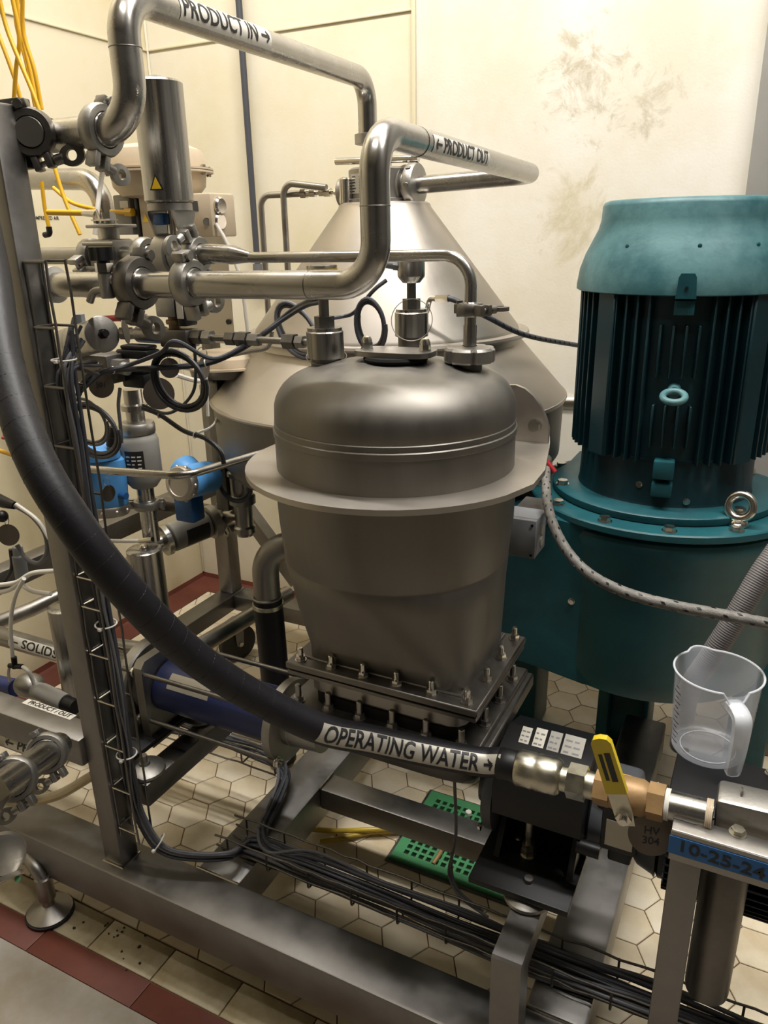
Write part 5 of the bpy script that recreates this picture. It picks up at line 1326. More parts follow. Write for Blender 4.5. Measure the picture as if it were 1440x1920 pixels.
for pts, yy, lab, el in lowt:
    pp = [P(u, v, y=yy) for u, v in pts]
    o_ = thing('air_tube', lab, 'tube', tuple(pp[0]))
    mk('tubing', MB().tube(spline(pp, 8), 0.0050, 10), 'yellow', o_)
    if el:
        e_ = pp[-1]; mk('elbow_fitting', MB().tube(fillet([e_+Z*0.004, e_-Z*0.014, e_-Z*0.016-X*0.02], 0.008), 0.0075, 10), 'black', o_)
cl_ = P(88, 409, y=1.62); cl_.x = max(cl_.x, XL+0.006)
tag(mk('lettering', text_flat('COMPRESSED AIR', 0.016, P(84, 409, x=XL+0.001), Y, Z, 0.9, 0.0006), 'ink'), 'small COMPRESSED AIR lettering on the yellow wall', 'lettering')
tag(mk('clear_tube', MB().tube(spline([P(196, 290, y=1.3), P(188, 350, y=1.3), P(182, 400, y=1.28), P(178, 440, y=1.27)], 8), 0.0052, 10), 'tube_clear'), 'translucent white tube hanging under the PRODUCT IN clamp', 'tube')
tag(mk('clear_tube', MB().tube(spline([P(405, 420, y=1.5), P(425, 455, y=1.5), P(450, 520, y=1.5), P(462, 600, y=1.5), P(466, 640, y=1.5)], 8), 0.0045, 10), 'tube_clear'), 'thin white tube hanging beside the mounting panel', 'tube')
# ---- fitting chain at z lower (needle valves, solenoid)
YN = 1.15
def nx_(u): return P(u, 633, y=YN)
nzv = P(400, 633, y=YN).z
fc = thing('fitting_line', 'horizontal line of hex fittings and small valves running towards the hopper', 'pipe', (nx_(300).x, YN, nzv))
mk('tube', MB().cyl((nx_(150).x, YN, nzv), (nx_(585).x, YN, nzv), 0.0062, seg=14), 'pipe_dull', fc)
for (u0, u1, r_) in ((230, 246, 0.013), (248, 262, 0.011), (363, 380, 0.014), (384, 398, 0.0135), (426, 442, 0.013), (446, 466, 0.0145), (468, 486, 0.012), (533, 554, 0.014), (556, 570, 0.0115)):
    mk('hex_fitting', MB().hexn((nx_(u0).x, YN, nzv), (nx_(u1).x, YN, nzv), r_), 'steel_dark' if u0 % 4 else 'cast', fc)
mk('valve_body', MB().cyl((nx_(262).x, YN, nzv), (nx_(310).x, YN, nzv), 0.0165).cyl((nx_(286).x, YN, nzv), (nx_(286).x-0.012, YN-0.01, nzv+0.035), 0.011), 'cast', fc)
mk('solenoid_body', MB().bbox((nx_(312).x, YN-0.02, nzv-0.02), (nx_(362).x, YN+0.02, nzv+0.014), 0.004), 'steel_dark', fc)
mk('solenoid_stem', MB().cyl((nx_(330).x, YN, nzv+0.014), (nx_(330).x, YN, nzv+0.036), 0.011).lathe([(0.015, 0.022), (0.016, 0.026), (0.015, 0.03)], (nx_(330).x, YN, nzv), Z, 22), 'brass', fc)
co = mk('solenoid_coil', MB().bbox((nx_(312).x, YN-0.022, nzv+0.036), (nx_(346).x, YN+0.022, nzv+0.075), 0.004), 'cast', fc)
mk('coil_plug', MB().bbox((nx_(348).x, YN-0.018, nzv+0.02), (nx_(362).x, YN+0.018, nzv+0.078), 0.003), 'black', fc)
mk('coil_label', MB().bbox((nx_(349).x, YN-0.0192, nzv+0.034), (nx_(361).x, YN-0.0182, nzv+0.072), 0.0003, 1), 'label_white', fc)
rl = P(268, 603, y=YN-0.02); rr2 = P(190, 598, y=YN-0.02)
lv = thing('red_valve', 'small ball valve with red coated lever under the product pipe', 'valve', tuple(rl))
mk('lever_plate', MB().bbox((rl.x-0.030, YN-0.028, rl.z-0.002), (rl.x+0.012, YN-0.010, rl.z+0.002), 0.001, 1), 'bright', lv)
mk('lever_nut', MB().hexn(rl + Z*0.002, rl + Z*0.010, 0.009), 'bright', lv)
mk('grip', MB().tube([rl - X*0.028, rr2.lerp(rl, 0.45)+Z*0.004, rr2], [0.0055, 0.0065, 0.0055], 12), 'red', lv)
# ---- tilted steel cylinder with disc end
k0, k1 = P(118, 648, y=1.05), P(190, 627, y=1.0)
tc_ = thing('actuator_cylinder', 'short tilted stainless cylinder with flat end cap in front of the post rack', 'cylinder', tuple(k0))
kd = (k1-k0).normalized()
mk('barrel', MB().lathe([(0.026, 0), (0.029, 0.004), (0.029, (k1-k0).length)], k0, kd, 32), 'brushed', tc_)
mk('end_cap', MB().lathe([(0.030, 0), (0.0315, 0.001), (0.0315, 0.004), (0.030, 0.005)], k1, kd, 32), 'cast', tc_)
mk('port', MB().hexn(k1+kd*0.005, k1+kd*0.010, 0.009).cyl(k1+kd*0.010, k1+kd*0.019, 0.006, seg=14), 'black', tc_)
mk('side_port', MB().hexn(k0.lerp(k1, 0.55)+Z*0.026, k0.lerp(k1, 0.55)+Z*0.045, 0.009), 'grey_plastic', tc_)
bl0, bl1 = P(112, 668, y=1.06), P(206, 722, y=1.06)
vb = thing('valve_block', 'square steel valve block under the tilted cylinder', 'block', (bl0.x, 1.06, bl1.z))
mk('body', MB().bbox((bl0.x-0.02, 1.06, bl1.z), (bl1.x, 1.12, bl0.z+0.006), 0.003), 'steel_dark', vb)
mk('elbow_port', MB().tube(fillet([P(196, 690, y=1.08), P(222, 688, y=1.08), P(240, 692, y=1.08)], 0.02), 0.0125, 14).hexn(P(215, 686, y=1.08), P(232, 688, y=1.08), 0.015), 'cast', vb)
# black DIN plugs
for u0, v0, u1, v1, lab in ((216, 655, 276, 676, 'flat black plug housing on the fitting line'), (226, 700, 272, 730, 'black cube connector on top of the flow sensor neck')):
    a_, b_ = P(u0, v0, y=1.10), P(u1, v1, y=1.10)
    t = thing('connector_plug', lab, 'connector', (a_.x, 1.1, b_.z))
    mk('body', MB().bbox((a_.x, 1.10, b_.z), (b_.x, 1.14, a_.z), 0.005), 'black', t)
    mk('cap', MB().bbox((a_.x+0.008, 1.104, a_.z+0.0002), (b_.x-0.004, 1.136, a_.z+0.008), 0.003), 'black', t)
    mk('gland', MB().cyl((a_.x-0.012, 1.12, a_.z-0.012), (a_.x, 1.12, a_.z-0.012), 0.010, seg=16), 'black', t)
tagdisc(190, 722, 1.045, 0.024, FWD, 'round grey tag stamped 501 under the steel valve block', '501')
tagdisc(298, 738, 1.10, 0.030, FWD, 'blank dark round tag hanging inside the big cable loop')
tagdisc(382, 690, 1.14, 0.020, (0.95, 0.15, 0), 'narrow dark tag hanging edge-on from the fitting line')
tagdisc(318, 690, 1.13, 0.019, FWD, 'small dark tag behind the cable loop')
tagdisc(16, 1003, 1.10, 0.026, FWD, 'round grey tag hanging from the cable tie left of the post')
tagdisc(203, 925, 1.12, 0.018, (0.99, -0.05, 0), 'oval grey tag hanging in front of the left blue transmitter')
tagdisc(235, 620, 1.04, 0.023, (0.80, 0.50, 0.1), 'pale tag seen edge-on beside the red lever')

# ================================================================== FLOW SENSORS
YS = 1.30
def ps(u, v, y=YS): return P(u, v, y=y)
sn = ps(262, 840)
fs1 = thing('flow_sensor', 'upright grey flow sensor body with dark rating plate and steel necks', 'sensor', tuple(sn))
ax_x = sn.x
def zat(v, u=265): return ps(u, v).z
mk('upper_neck', MB().lathe([(0.021, zat(790, 252)), (0.021, zat(770, 252)), (0.030, zat(768, 252)), (0.030, zat(758, 252)), (0.021, zat(756, 252)), (0.021, zat(730, 252))], (ax_x, YS, 0), Z, 28), 'pipe', fs1)
mk('top_ring', MB().lathe([(0.040, zat(812)), (0.041, zat(810)), (0.041, zat(796)), (0.038, zat(792)), (0.022, zat(791))], (ax_x, YS, 0), Z, 36), 'cast', fs1)
bd = mk('body', MB().lathe([(0.030, zat(910)), (0.040, zat(900)), (0.045, zat(892)), (0.045, zat(825)), (0.042, zat(818)), (0.038, zat(813))], (ax_x, YS, 0), Z, 40), 'paint_grey', fs1)
vs_ = []
for i in range(2):
    for j in range(7):
        a = math.radians(-95 + 58*j/6 ); vs_.append((ax_x+0.0456*math.cos(a), YS+0.0456*math.sin(a), zat(880)+(zat(838)-zat(880))*i))
pl_ = mk('rating_plate', MB().add(vs_, [(j, j+1, 8+j, 7+j) for j in range(6)]), 'label_black', bd)
ln = MB()
for q in range(5):
    for h in range(3):
        a0 = math.radians(-90 + 17*h); a1 = a0 + math.radians(random.uniform(6, 13)); zz = zat(876) + (zat(842)-zat(876))*q/5
        ln.add([(ax_x+0.0462*math.cos(a), YS+0.0462*math.sin(a), z_) for a in (a0, a1) for z_ in (zz, zz+0.003)], [(0, 2, 3, 1)])
mk('print', ln, 'label_white', pl_)
mk('lower_neck', MB().cyl((ax_x, YS, zat(1012, 280)), (ax_x, YS, zat(908)), 0.020, seg=26), 'pipe', fs1)
tri_clamp((ax_x, YS, zat(943)), Z, 0.020, (-0.9, -0.4, 0), 'pipe clamp on the upright pipe below the grey flow sensor', 'cast', 0.95)
# blue transmitters
def transmitter(cpx, cy2, r, L, fdir, label, capm):
    c = P(*cpx, y=cy2); fdir = Vector(fdir).normalized()
    t = thing('flow_transmitter', label, 'transmitter', tuple(c), 'blue transmitters')
    mk('housing', MB().lathe([(r*0.80, -L), (r*0.95, -L+0.006), (r, -L+0.02), (r, -0.010), (r*0.985, -0.008)], c, fdir, 44), 'blue_enamel', t)
    cp = mk('cover', MB().lathe([(r*1.0, -0.0078), (r*1.04, -0.004), (r*1.04, 0.010), (r*0.98, 0.016), (r*0.74, 0.018), (r*0.72, 0.015), (0, 0.015)], c, fdir, 44, caps=False), capm, t)
    for k in range(10):
        a = 2*PI*k/10; u, w, _ = frame(fdir); e = u*math.cos(a)+w*math.sin(a); p = c + e*r*1.0 + fdir*0.005
        mk('cover_lug', MB().sphere(tuple(p), 0.006, 10, 6), capm, cp)
    return t, c
tr2, tc2 = transmitter((343, 906), 1.42, 0.043, 0.115, (0.02, -0.98, 0.12), 'blue flow transmitter with round pale screw cover facing the post', 'hood')
cdir = Vector((-0.02, 0.98, -0.12)).normalized()
mk('side_chamber', MB().lathe([(0.036, 0), (0.040, 0.006), (0.040, 0.05), (0.030, 0.058)], tc2 + cdir*0.062 - X*0.02, (-0.85, 0.4, 0.3), 32), 'blue_enamel', tr2)
nk = P(350, 958, y=1.46)
mk('neck', MB().bbox((nk.x-0.033, 1.45, nk.z-0.03), (nk.x+0.028, 1.50, nk.z+0.04), 0.006), 'blue_dark', tr2)
tr1, tc1 = transmitter((200, 950), 1.22, 0.050, 0.12, (0.0, -0.1, -1.0), 'blue flow transmitter standing upright behind the wire rack', 'hood')
mk('knob', MB().cyl(tc1 + Z*0.035 + X*0.05, tc1 + Z*0.035 + X*0.068, 0.008), 'blue_dark', tr1)
mk('blind_plug', MB().cyl(tc1 + Z*0.09 - X*0.005 - Y*0.048, tc1 + Z*0.09 - X*0.005 - Y*0.068, 0.018), 'blue_dark', tr1)
mk('bonnet', MB().lathe([(0.035, 0), (0.045, -0.006), (0.047, -0.03)], tc1+Z*0.15, Z, 30), 'blue_enamel', tr1)
for u0, v0, u1, v1 in ((213, 800, 210, 835),):
    a_, b_ = P(u0, v0, y=1.22), P(u1, v1, y=1.22)
    mk('cable_gland', MB().cyl(b_, b_.lerp(a_, 0.5), 0.013, seg=18).cyl(b_.lerp(a_, 0.5), a_, 0.0115, 0.008, seg=18), 'black', tr1)
# tube sensor under transmitter 2
m0, m1 = P(312, 1012, y=1.47), P(398, 978, y=1.60)
md = (m1-m0).normalized(); mL = (m1-m0).length
ms = thing('flow_tube', 'grey magnetic flow tube with end flanges under the blue transmitter', 'sensor', tuple(m0))
mk('body', MB().lathe([(0.034, 0.012), (0.040, 0.016), (0.040, mL-0.02), (0.034, mL-0.014)], m0, md, 36), 'paint_grey', ms)
mk('flange', MB().lathe([(0.030, -0.012), (0.043, -0.010), (0.043, 0.004), (0.036, 0.011)], m0, md, 32), 'pipe', ms)
mk('flange', MB().lathe([(0.038, -0.013), (0.048, -0.010), (0.048, 0.010), (0.03, 0.03)], m1, md, 32), 'cast', ms)
mk('stub', MB().cyl(m0 - md*0.05, m0 - md*0.01, 0.019), 'pipe', ms)
u_, w_, _ = frame(md)
vs_ = []
for i in range(2):
    for j in range(7):
        a = math.radians(-110+70*j/6); vs_.append(m0 + md*(0.045+0.07*i) + (X*0.6+Y*-0.7).normalized()*0 + (Z*math.sin(a+1.2) + md.cross(Z).normalized()*math.cos(a+1.2))*0.0406)
mk('rating_plate', MB().add(vs_, [(j, j+1, 8+j, 7+j) for j in range(6)]), 'label_black', ms)
# elbow from flow tube up to the lower control valve
ze_ = P(440, 965, y=1.60).z
ep_ = fillet([m1 + md*0.03, Vector((bw.x+0.02, 1.60, ze_)), Vector((bw.x+0.02, 1.60, 0.70))], 0.05, 8)
tag(mk('elbow_pipe', MB().tube(ep_, 0.021, 20), 'pipe'), 'steel elbow pipe rising right of the flow tube', 'pipe')
tri_clamp(m1 + md*0.045, md, 0.021, (0.4, -0.3, -1), 'pipe clamp at the right end of the flow tube', 'cast', 0.95)
# ---- actuator cylinders lower left
def can(px_top, px_bot, yy, r, label, group):
    a_, b_ = P(*px_top, y=yy), P(*px_bot, y=yy)
    t = thing('actuator_cylinder', label, 'cylinder', (a_.x, yy, b_.z), group)
    mk('cylinder', MB().lathe([(r-0.004, b_.z), (r, b_.z+0.003), (r, a_.z-0.003), (r-0.004, a_.z)], (a_.x, yy, 0), Z, 44), 'brushed', t)
    mk('top_boss', MB().lathe([(0.011, a_.z), (0.011, a_.z+0.005), (0.008, a_.z+0.008)], (a_.x, yy, 0), Z, 22), 'bright', t)
    mk('yoke', MB().bbox((a_.x-0.018, yy-0.02, b_.z-0.055), (a_.x+0.03, yy+0.02, b_.z-0.0005), 0.004), 'steel', t)
    mk('valve_body', MB().lathe([(0.030, -0.03), (0.042, -0.024), (0.042, 0.024), (0.030, 0.03)], (a_.x, yy, b_.z-0.09), X, 32), 'cast', t)
    return a_, b_
ca1, cb1 = can((270, 1028), (283, 1172), 1.26, 0.0420, 'stainless cylinder actuator with white air tube, below the grey flow sensor', 'cylinder actuators low on the rack')
ca2, cb2 = can((122, 1135), (150, 1310), 1.10, 0.0400, 'stainless cylinder actuator half hidden behind the post', 'cylinder actuators low on the rack')
wt1 = thing('air_tube', 'white air tube with fitting on top of the stainless cylinder actuator', 'tube', tuple(ca1))
mk('tubing', MB().tube(spline([P(165, 1008, y=1.25), P(210, 1014, y=1.25), P(262, 1014, y=1.26)], 8), 0.0048, 10), 'cable_white', wt1)
mk('tube_fitting', MB().cyl(P(262, 1014, y=1.26), P(286, 1011, y=1.26), 0.006, seg=12), 'bright', wt1)
mk('base_pipe', MB().tube(fillet([P(200, 1210, y=1.28), P(290, 1222, y=1.28)], 0.02), 0.022, 18), 'pipe_dull', skid)
# ---- thin bent pipe across
tag(mk('thin_pipe', MB().tube(fillet([P(168, 880, y=1.12), P(345, 893, y=1.16), P(540, 835, y=1.42)], 0.06, 10), 0.0085, 14), 'pipe'), 'thin bent steel pipe crossing in front of the blue transmitters', 'pipe')
# ---- long pipes at left
tag(mk('thin_pipe', MB().tube([P(-30, 1178, y=1.22), P(60, 1142, y=1.32), P(245, 1055, y=1.62)], 0.0215, 18), 'pipe_dull'), 'steel pipe sloping up to the right behind the post', 'pipe')
# ---- trolley frame with castor
tro = thing('wheeled_frame', 'steel trolley frame with diagonal brace and black castor by the wall', 'frame', (-1.68, 2.02, 0))
ub = P(433, 1105, z=0.205); UX, UY = ub.x, ub.y
zt_ = P(433, 905, y=UY).z
S2 = 0.03
mk('upright', MB().bbox((UX-S2, UY-S2, 0.205), (UX+S2, UY+S2, zt_+0.35), 0.004), 'frame_steel', tro)
mk('low_rail', MB().bbox((UX-S2-0.005, 1.25, 0.145), (UX+S2+0.01, UY+S2+0.01, 0.205), 0.004), 'frame_steel', tro)
mk('low_rail', MB().bbox((UX+S2+0.011, UY-S2-0.01, 0.145), (UX+0.62, UY+S2+0.01, 0.2049), 0.004), 'frame_steel', tro)
mk('upper_rail', MB().bbox((UX-S2+0.002, 1.1, zt_-0.03), (UX+S2-0.002, UY-S2-0.001, zt_+0.03), 0.004), 'frame_steel', tro)
d0, d1 = Vector((UX+S2, UY, zt_-0.01)), P(560, 1090, y=UY)
dd_ = (d1-d0).normalized(); dn_ = dd_.cross(Y)
mk('brace', MB().prism([(0, -0.024), ((d1-d0).length, -0.024), ((d1-d0).length, 0.024), (0, 0.024)], d0 - Y*0.024, dd_, dn_, Y*0.048), 'frame_steel', tro)
cw = P(445, 1205, z=0.066)
wr = 0.070
cas = mk('castor', MB().lathe([(wr*0.55, -0.016), (wr*0.9, -0.017), (wr, -0.012), (wr, 0.012), (wr*0.9, 0.017), (wr*0.55, 0.016)], (cw.x, cw.y, wr), (0.9, -0.35, 0), 40), 'wheel', tro)
cdv = Vector((0.9, -0.35, 0)).normalized(); cs = cdv.cross(Z)
mk('fork', MB().prism([(-0.02, 0.10), (0.02, 0.10), (0.013, -0.005), (0.0, -0.014), (-0.013, -0.005)], Vector((cw.x, cw.y, wr)) + cdv*0.020, cs, Z, cdv*0.004), 'paint_grey', cas)
mk('axle', MB().hexn(Vector((cw.x, cw.y, wr)) + cdv*0.024, Vector((cw.x, cw.y, wr)) + cdv*0.030, 0.009), 'bright', cas)
mk('castor_plate', MB().bbox((cw.x-0.045, cw.y-0.045, 0.138), (cw.x+0.045, cw.y+0.045, 0.1448), 0.002), 'paint_grey', tro)
# ---- duct elbow with black hose by the hopper
YE = 1.52
e0 = P(500, 1100, y=YE); er = 0.0355
du = thing('duct_hose', 'black hose clamped to a grey steel elbow behind the hopper', 'hose', (e0.x, YE, 0))
mk('elbow', MB().tube(fillet([(e0.x, YE, P(500, 1130, y=YE).z), (e0.x, YE, P(500, 1040, y=YE).z+0.03), (e0.x+0.28, YE+0.1, P(500, 1040, y=YE).z+0.03)], 0.085, 12), er, 26), 'steel', du)
zc_ = P(500, 1118, y=YE).z
mk('hose', MB().cyl((e0.x+0.01, YE, 0.02), (e0.x, YE, zc_), er+0.004, seg=30), 'rubber', du)
mk('hose_band', MB().lathe([(er+0.0045, 0), (er+0.006, 0.001), (er+0.006, 0.012), (er+0.0045, 0.013)], (e0.x, YE, zc_-0.03), Z, 30), 'zinc', du)
mk('elbow_rim', MB().torus((e0.x, YE, zc_), Z, er+0.003, 0.003, 32, 8), 'steel', du)
# ================================================================== LOWER LEFT PIPES
YQ = 1.05
so = [P(-20, 1186, y=YQ+0.1), P(115, 1226, y=YQ+0.1)]
sol = thing('solids_pipe', 'steel pipe with SOLID label passing behind the post', 'pipe', tuple(so[1]))
sp_ = [so[0], so[0].lerp(so[1], .5), so[1], so[1]*1.6-so[0]*0.6]
mk('tube', MB().tube(sp_, 0.0245, 24), 'pipe_dull', sol)
label_on(sol, [Vector(q) for q in sp_], 0.0245, (32, 1198), (124, 1232), 0.030, '\u2190 SOLIDS', 0.030, (0.35, -0.85, 0.45), 'white SOLID label with arrow', sx=0.8)
# pneumatic ball valve parts under the SOLID pipe
ev = P(55, 1285, y=1.02)
evt = thing('elbow_valve', 'round cast elbow fitting with grey sleeve below the SOLID pipe', 'fitting', tuple(ev))
mk('elbow', MB().sphere(tuple(ev), 0.036, 24, 14, (1.1, 0.9, 0.8)), 'cast', evt)
mk('sleeve', MB().tube([ev+X*0.02-Z*0.01, P(80, 1298, y=1.0), P(122, 1318, y=1.0)], 0.021, 20), 'paint_grey', evt)
mk('sleeve_end', MB().cyl(P(122, 1318, y=1.0), P(142, 1326, y=1.0), 0.018, seg=20), 'black', evt)
mk('side_pipe', MB().tube([P(-20, 1280, y=1.02), P(30, 1290, y=1.02)], 0.022, 16), 'blue_stator', evt)
wtb = thing('air_tube', 'white air tube with black tee hanging left of the post', 'tube', tuple(P(24, 1160, y=1.0)))
mk('tubing', MB().tube(spline([P(45, 1085, y=1.0), P(28, 1120, y=1.0), P(20, 1170, y=1.0), P(24, 1235, y=1.0)], 8), 0.0045, 10), 'cable_white', wtb)
mk('tee', MB().cyl(P(26, 1232, y=1.0), P(28, 1252, y=1.0), 0.0065, seg=12).cyl(P(18, 1248, y=1.0), P(42, 1250, y=1.0), 0.006, seg=12), 'black', wtb)
mk('tubing', MB().tube(spline([P(42, 1250, y=1.0), P(54, 1260, y=1.0), P(64, 1282, y=1.01)], 6), 0.0045, 10), 'cable_white', wtb)
mk('tubing', MB().tube(spline([P(18, 1248, y=1.0), P(16, 1262, y=1.0), P(18, 1276, y=1.01)], 6), 0.0035, 8), 'tube_clear', wtb)
for pts, lab in (([(-10, 1098), (30, 1092), (60, 1075), (105, 1070)], 'thick white tube running left behind the post, the upper one'), ([(-10, 1112), (20, 1105), (48, 1082), (38, 1092), (60, 1108), (95, 1114)], 'white tube looping to a small fitting left of the post')):
    tag(mk('air_tube', MB().tube(spline([P(u, v, y=1.02) for u, v in pts], 8), 0.0052, 10), 'cable_white'), lab, 'tube')
# PRODUCT pipe in front with clamps
YL = 0.80
pq = [P(-25, 1370, y=0.90), P(80, 1408, y=0.90)]
pp_ = thing('product_pipe', 'short steel pipe with PP label under the side rail', 'pipe', tuple(pq[0]))
pth = [pq[0], pq[0].lerp(pq[1], .5), pq[1], pq[1]*1.25-pq[0]*0.25]
mk('tube', MB().tube(pth, 0.020, 22), 'pipe_dull', pp_)
label_on(pp_, [Vector(q) for q in pth], 0.020, (24, 1388), (70, 1405), 0.026, '\u2190 PR', 0.026, (0.3, -0.85, 0.45), 'white PP label', sx=0.8)
pr0, pr1 = P(-30, 1498, d=1.05), P(110, 1398, d=1.35)
pq2 = thing('outlet_pipe', 'polished steel pipe stub with two clamps pointing out below the side rail', 'pipe', tuple(pr0))
pd_ = (pr1-pr0).normalized()
mk('tube', MB().tube([pr0, pr1], 0.023, 26), 'pipe', pq2)
mk('end_nut', MB().hexn(pr0 - pd_*0.02, pr0 + pd_*0.018, 0.029), 'bright', pq2)
tri_clamp(P(26, 1460, d=1.17), pd_, 0.023, (0.7, -0.2, -0.8), 'pipe clamp with bright wing nut on the outlet stub', 'cast', 0.85)
tri_clamp(P(88, 1412, d=1.30), pd_, 0.023, (0.7, -0.2, -0.8), 'pipe clamp on the outlet stub where it meets the rail', 'cast', 0.85)
# clear braided hose under
tag(mk('clear_hose', MB().tube(spline([P(-10, 1497, z=0.26), P(50, 1502, z=0.255), P(110, 1490, z=0.27), P(172, 1455, z=0.30)], 10), 0.0115, 14), 'clear_hose'), 'clear hose lying above the main beam left of the post', 'hose')
# cast valve piece at the lower left edge
vv0 = P(10, 1640, d=1.35)
vv = thing('lever_valve', 'cast steel valve body with lever at the end of the main beam', 'valve', tuple(vv0))
mk('flange', MB().lathe([(0.028, -0.01), (0.036, -0.008), (0.036, 0.008), (0.028, 0.01)], P(8, 1600, d=1.35), (0.7, -0.6, 0.3), 28), 'cast', vv)
mk('lever', MB().prism([(-0.05, -0.02), (0.02, -0.022), (0.028, 0.0), (0.01, 0.022), (-0.05, 0.02)], P(14, 1640, d=1.33), (0.8, 0.1, 0.55), (0.3, 0.9, -0.2), (0.03, -0.02, 0.02)), 'bright', vv)
mk('green_dot', MB().cyl(P(33, 1648, d=1.30), P(33, 1648, d=1.296), 0.005, seg=14), 'green', vv)
mk('cast_body', MB().sphere(tuple(P(-6, 1620, d=1.38)), 0.035, 20, 12), 'cast', vv)
# black gland and hose at the left edge
gq = P(12, 945, y=1.12)
gk = thing('cable_gland', 'black cable gland with grey looped cable at the left wall', 'connector', tuple(gq))
mk('gland', MB().tube([P(-15, 932, y=1.12), P(8, 942, y=1.12), P(28, 948, y=1.12)], [0.016, 0.014, 0.009], 16), 'black', gk)
mk('ball', MB().sphere(tuple(P(4, 968, y=1.10)), 0.014, 16, 10), 'black', gk)
lp_ = spline([P(28, 948, y=1.12), P(60, 968, y=1.12), P(84, 1000, y=1.12), P(88, 1035, y=1.12), P(72, 1056, y=1.12), P(48, 1046, y=1.12), P(32, 1022, y=1.12)], 8)
mk('cable', MB().tube(lp_, 0.0055, 10), 'cable_grey', gk)
sl0_, sl1_ = P(32, 1025, y=1.14), P(42, 1085, y=1.14)
tag(mk('sensor_sleeve', MB().lathe([(0.011, 0), (0.0125, 0.003), (0.0125, 0.02), (0.016, 0.024), (0.016, (sl1_-sl0_).length)], sl0_, sl1_-sl0_, 20), 'grey_plastic'), 'grey sleeved sensor plug below the looped cable', 'sensor')
tag(mk('black_cable', MB().tube(spline([P(20, 1030, y=1.13), P(22, 1065, y=1.13), P(8, 1092, y=1.13), P(-15, 1110, y=1.13)], 8), 0.005, 10), 'cable_black'), 'black cable hanging behind the round tag at the left', 'cable')
tag(mk('red_rod', MB().tube([P(5, 821, y=1.2), P(42, 823, y=1.2)], 0.004, 10), 'red'), 'thin red rod tip at the wall behind the black hose', 'rod')
yd = thing('cable_marker', 'yellow cable with dark print behind the black hose', 'cable', tuple(P(0, 845, y=1.2)))
mk('cable', MB().tube(spline([P(-15, 840, y=1.2), P(20, 852, y=1.2), P(52, 864, y=1.2)], 6), 0.0055, 10), 'yellow', yd)
# ================================================================== WIRE TRAYS
WR = 0.0023
TX0, TX1, TY0, TY1 = -1.0852, -1.034, 0.886, 0.926
zA, zB = P(100, 488, y=0.9).z, P(235, 1560, y=0.9).z
vt = thing('wire_tray', 'upright wire cable tray fixed to the side of the post', 'cable tray', (TX0, 0.9, zB))
def wob(x, y): return [(x+random.uniform(-.0012, .0012), y+random.uniform(-.0012, .0012), zB+(zA-zB)*k/24) for k in range(25)]
for x, y in ((TX0, TY0+0.004), (TX0, TY1-0.004), (TX1, TY0), (TX1, TY1)):
    mk('long_wire', MB().tube(wob(x, y), WR, 7), 'steel_dark', vt)
zr = zA
for v in (490, 612, 722, 832, 928, 1020, 1075, 1130, 1218, 1305, 1388, 1466, 1540):
    c = P(60+(v-490)*0.158, v, y=0.9).z
    mk('rung', MB().tube(fillet([(TX1, TY0, c), (TX0-0.0005, TY0, c), (TX0-0.0005, TY1, c), (TX1, TY1, c)], 0.006, 4), WR, 7), 'bright' if v > 1050 else 'steel_dark', vt)
# horizontal tray behind the main beam
HY0, HY1, HZ0, HZ1 = 1.000, 1.068, 0.203, 0.250
ht = thing('wire_tray', 'wire cable tray lying across the cross beams behind the main beam', 'cable tray', (-0.4, 1.03, HZ0))
hx0, hx1 = -0.93, 0.30
def hw(y, z): return [(hx0+(hx1-hx0)*k/40, y+random.uniform(-.002, .002), z+random.uniform(-.0015, .0015)) for k in range(41)]
for y, z in ((HY0, HZ1), (HY1, HZ1), (HY0, HZ0+0.02), (HY1, HZ0+0.02), (HY0+0.015, HZ0), (HY1-0.015, HZ0)):
    mk('long_wire', MB().tube(hw(y, z), WR, 7), 'steel_dark', ht)
x = hx0+0.03
while x < hx1:
    mk('rung', MB().tube(fillet([(x, HY0, HZ1), (x, HY0, HZ0), (x, HY1, HZ0), (x, HY1, HZ1)], 0.008, 4), WR, 7), 'steel_dark', ht); x += 0.1
# rear tray
RY0, RY1 = P(430, 1425, z=0.2).y, P(430, 1375, z=0.2).y
rx1 = P(545, 1425, z=0.2).x
rt = thing('wire_tray', 'short wire cable tray with cables behind the pump stator', 'cable tray', (rx1-0.3, RY0, 0.15))
for y, z in ((RY0, 0.245), (RY1, 0.245), (RY0, 0.203), (RY1, 0.203)):
    mk('long_wire', MB().tube([(rx1-0.75+0.75*k/20, y+random.uniform(-.002, .002), z) for k in range(21)], WR, 7), 'steel', rt)
for k in range(8):
    xx = rx1 - 0.002 - 0.1*k
    mk('rung', MB().tube(fillet([(xx, RY0, 0.245), (xx, RY0, 0.203), (xx, RY1, 0.203), (xx, RY1, 0.245)], 0.008, 4), WR, 7), 'steel', rt)
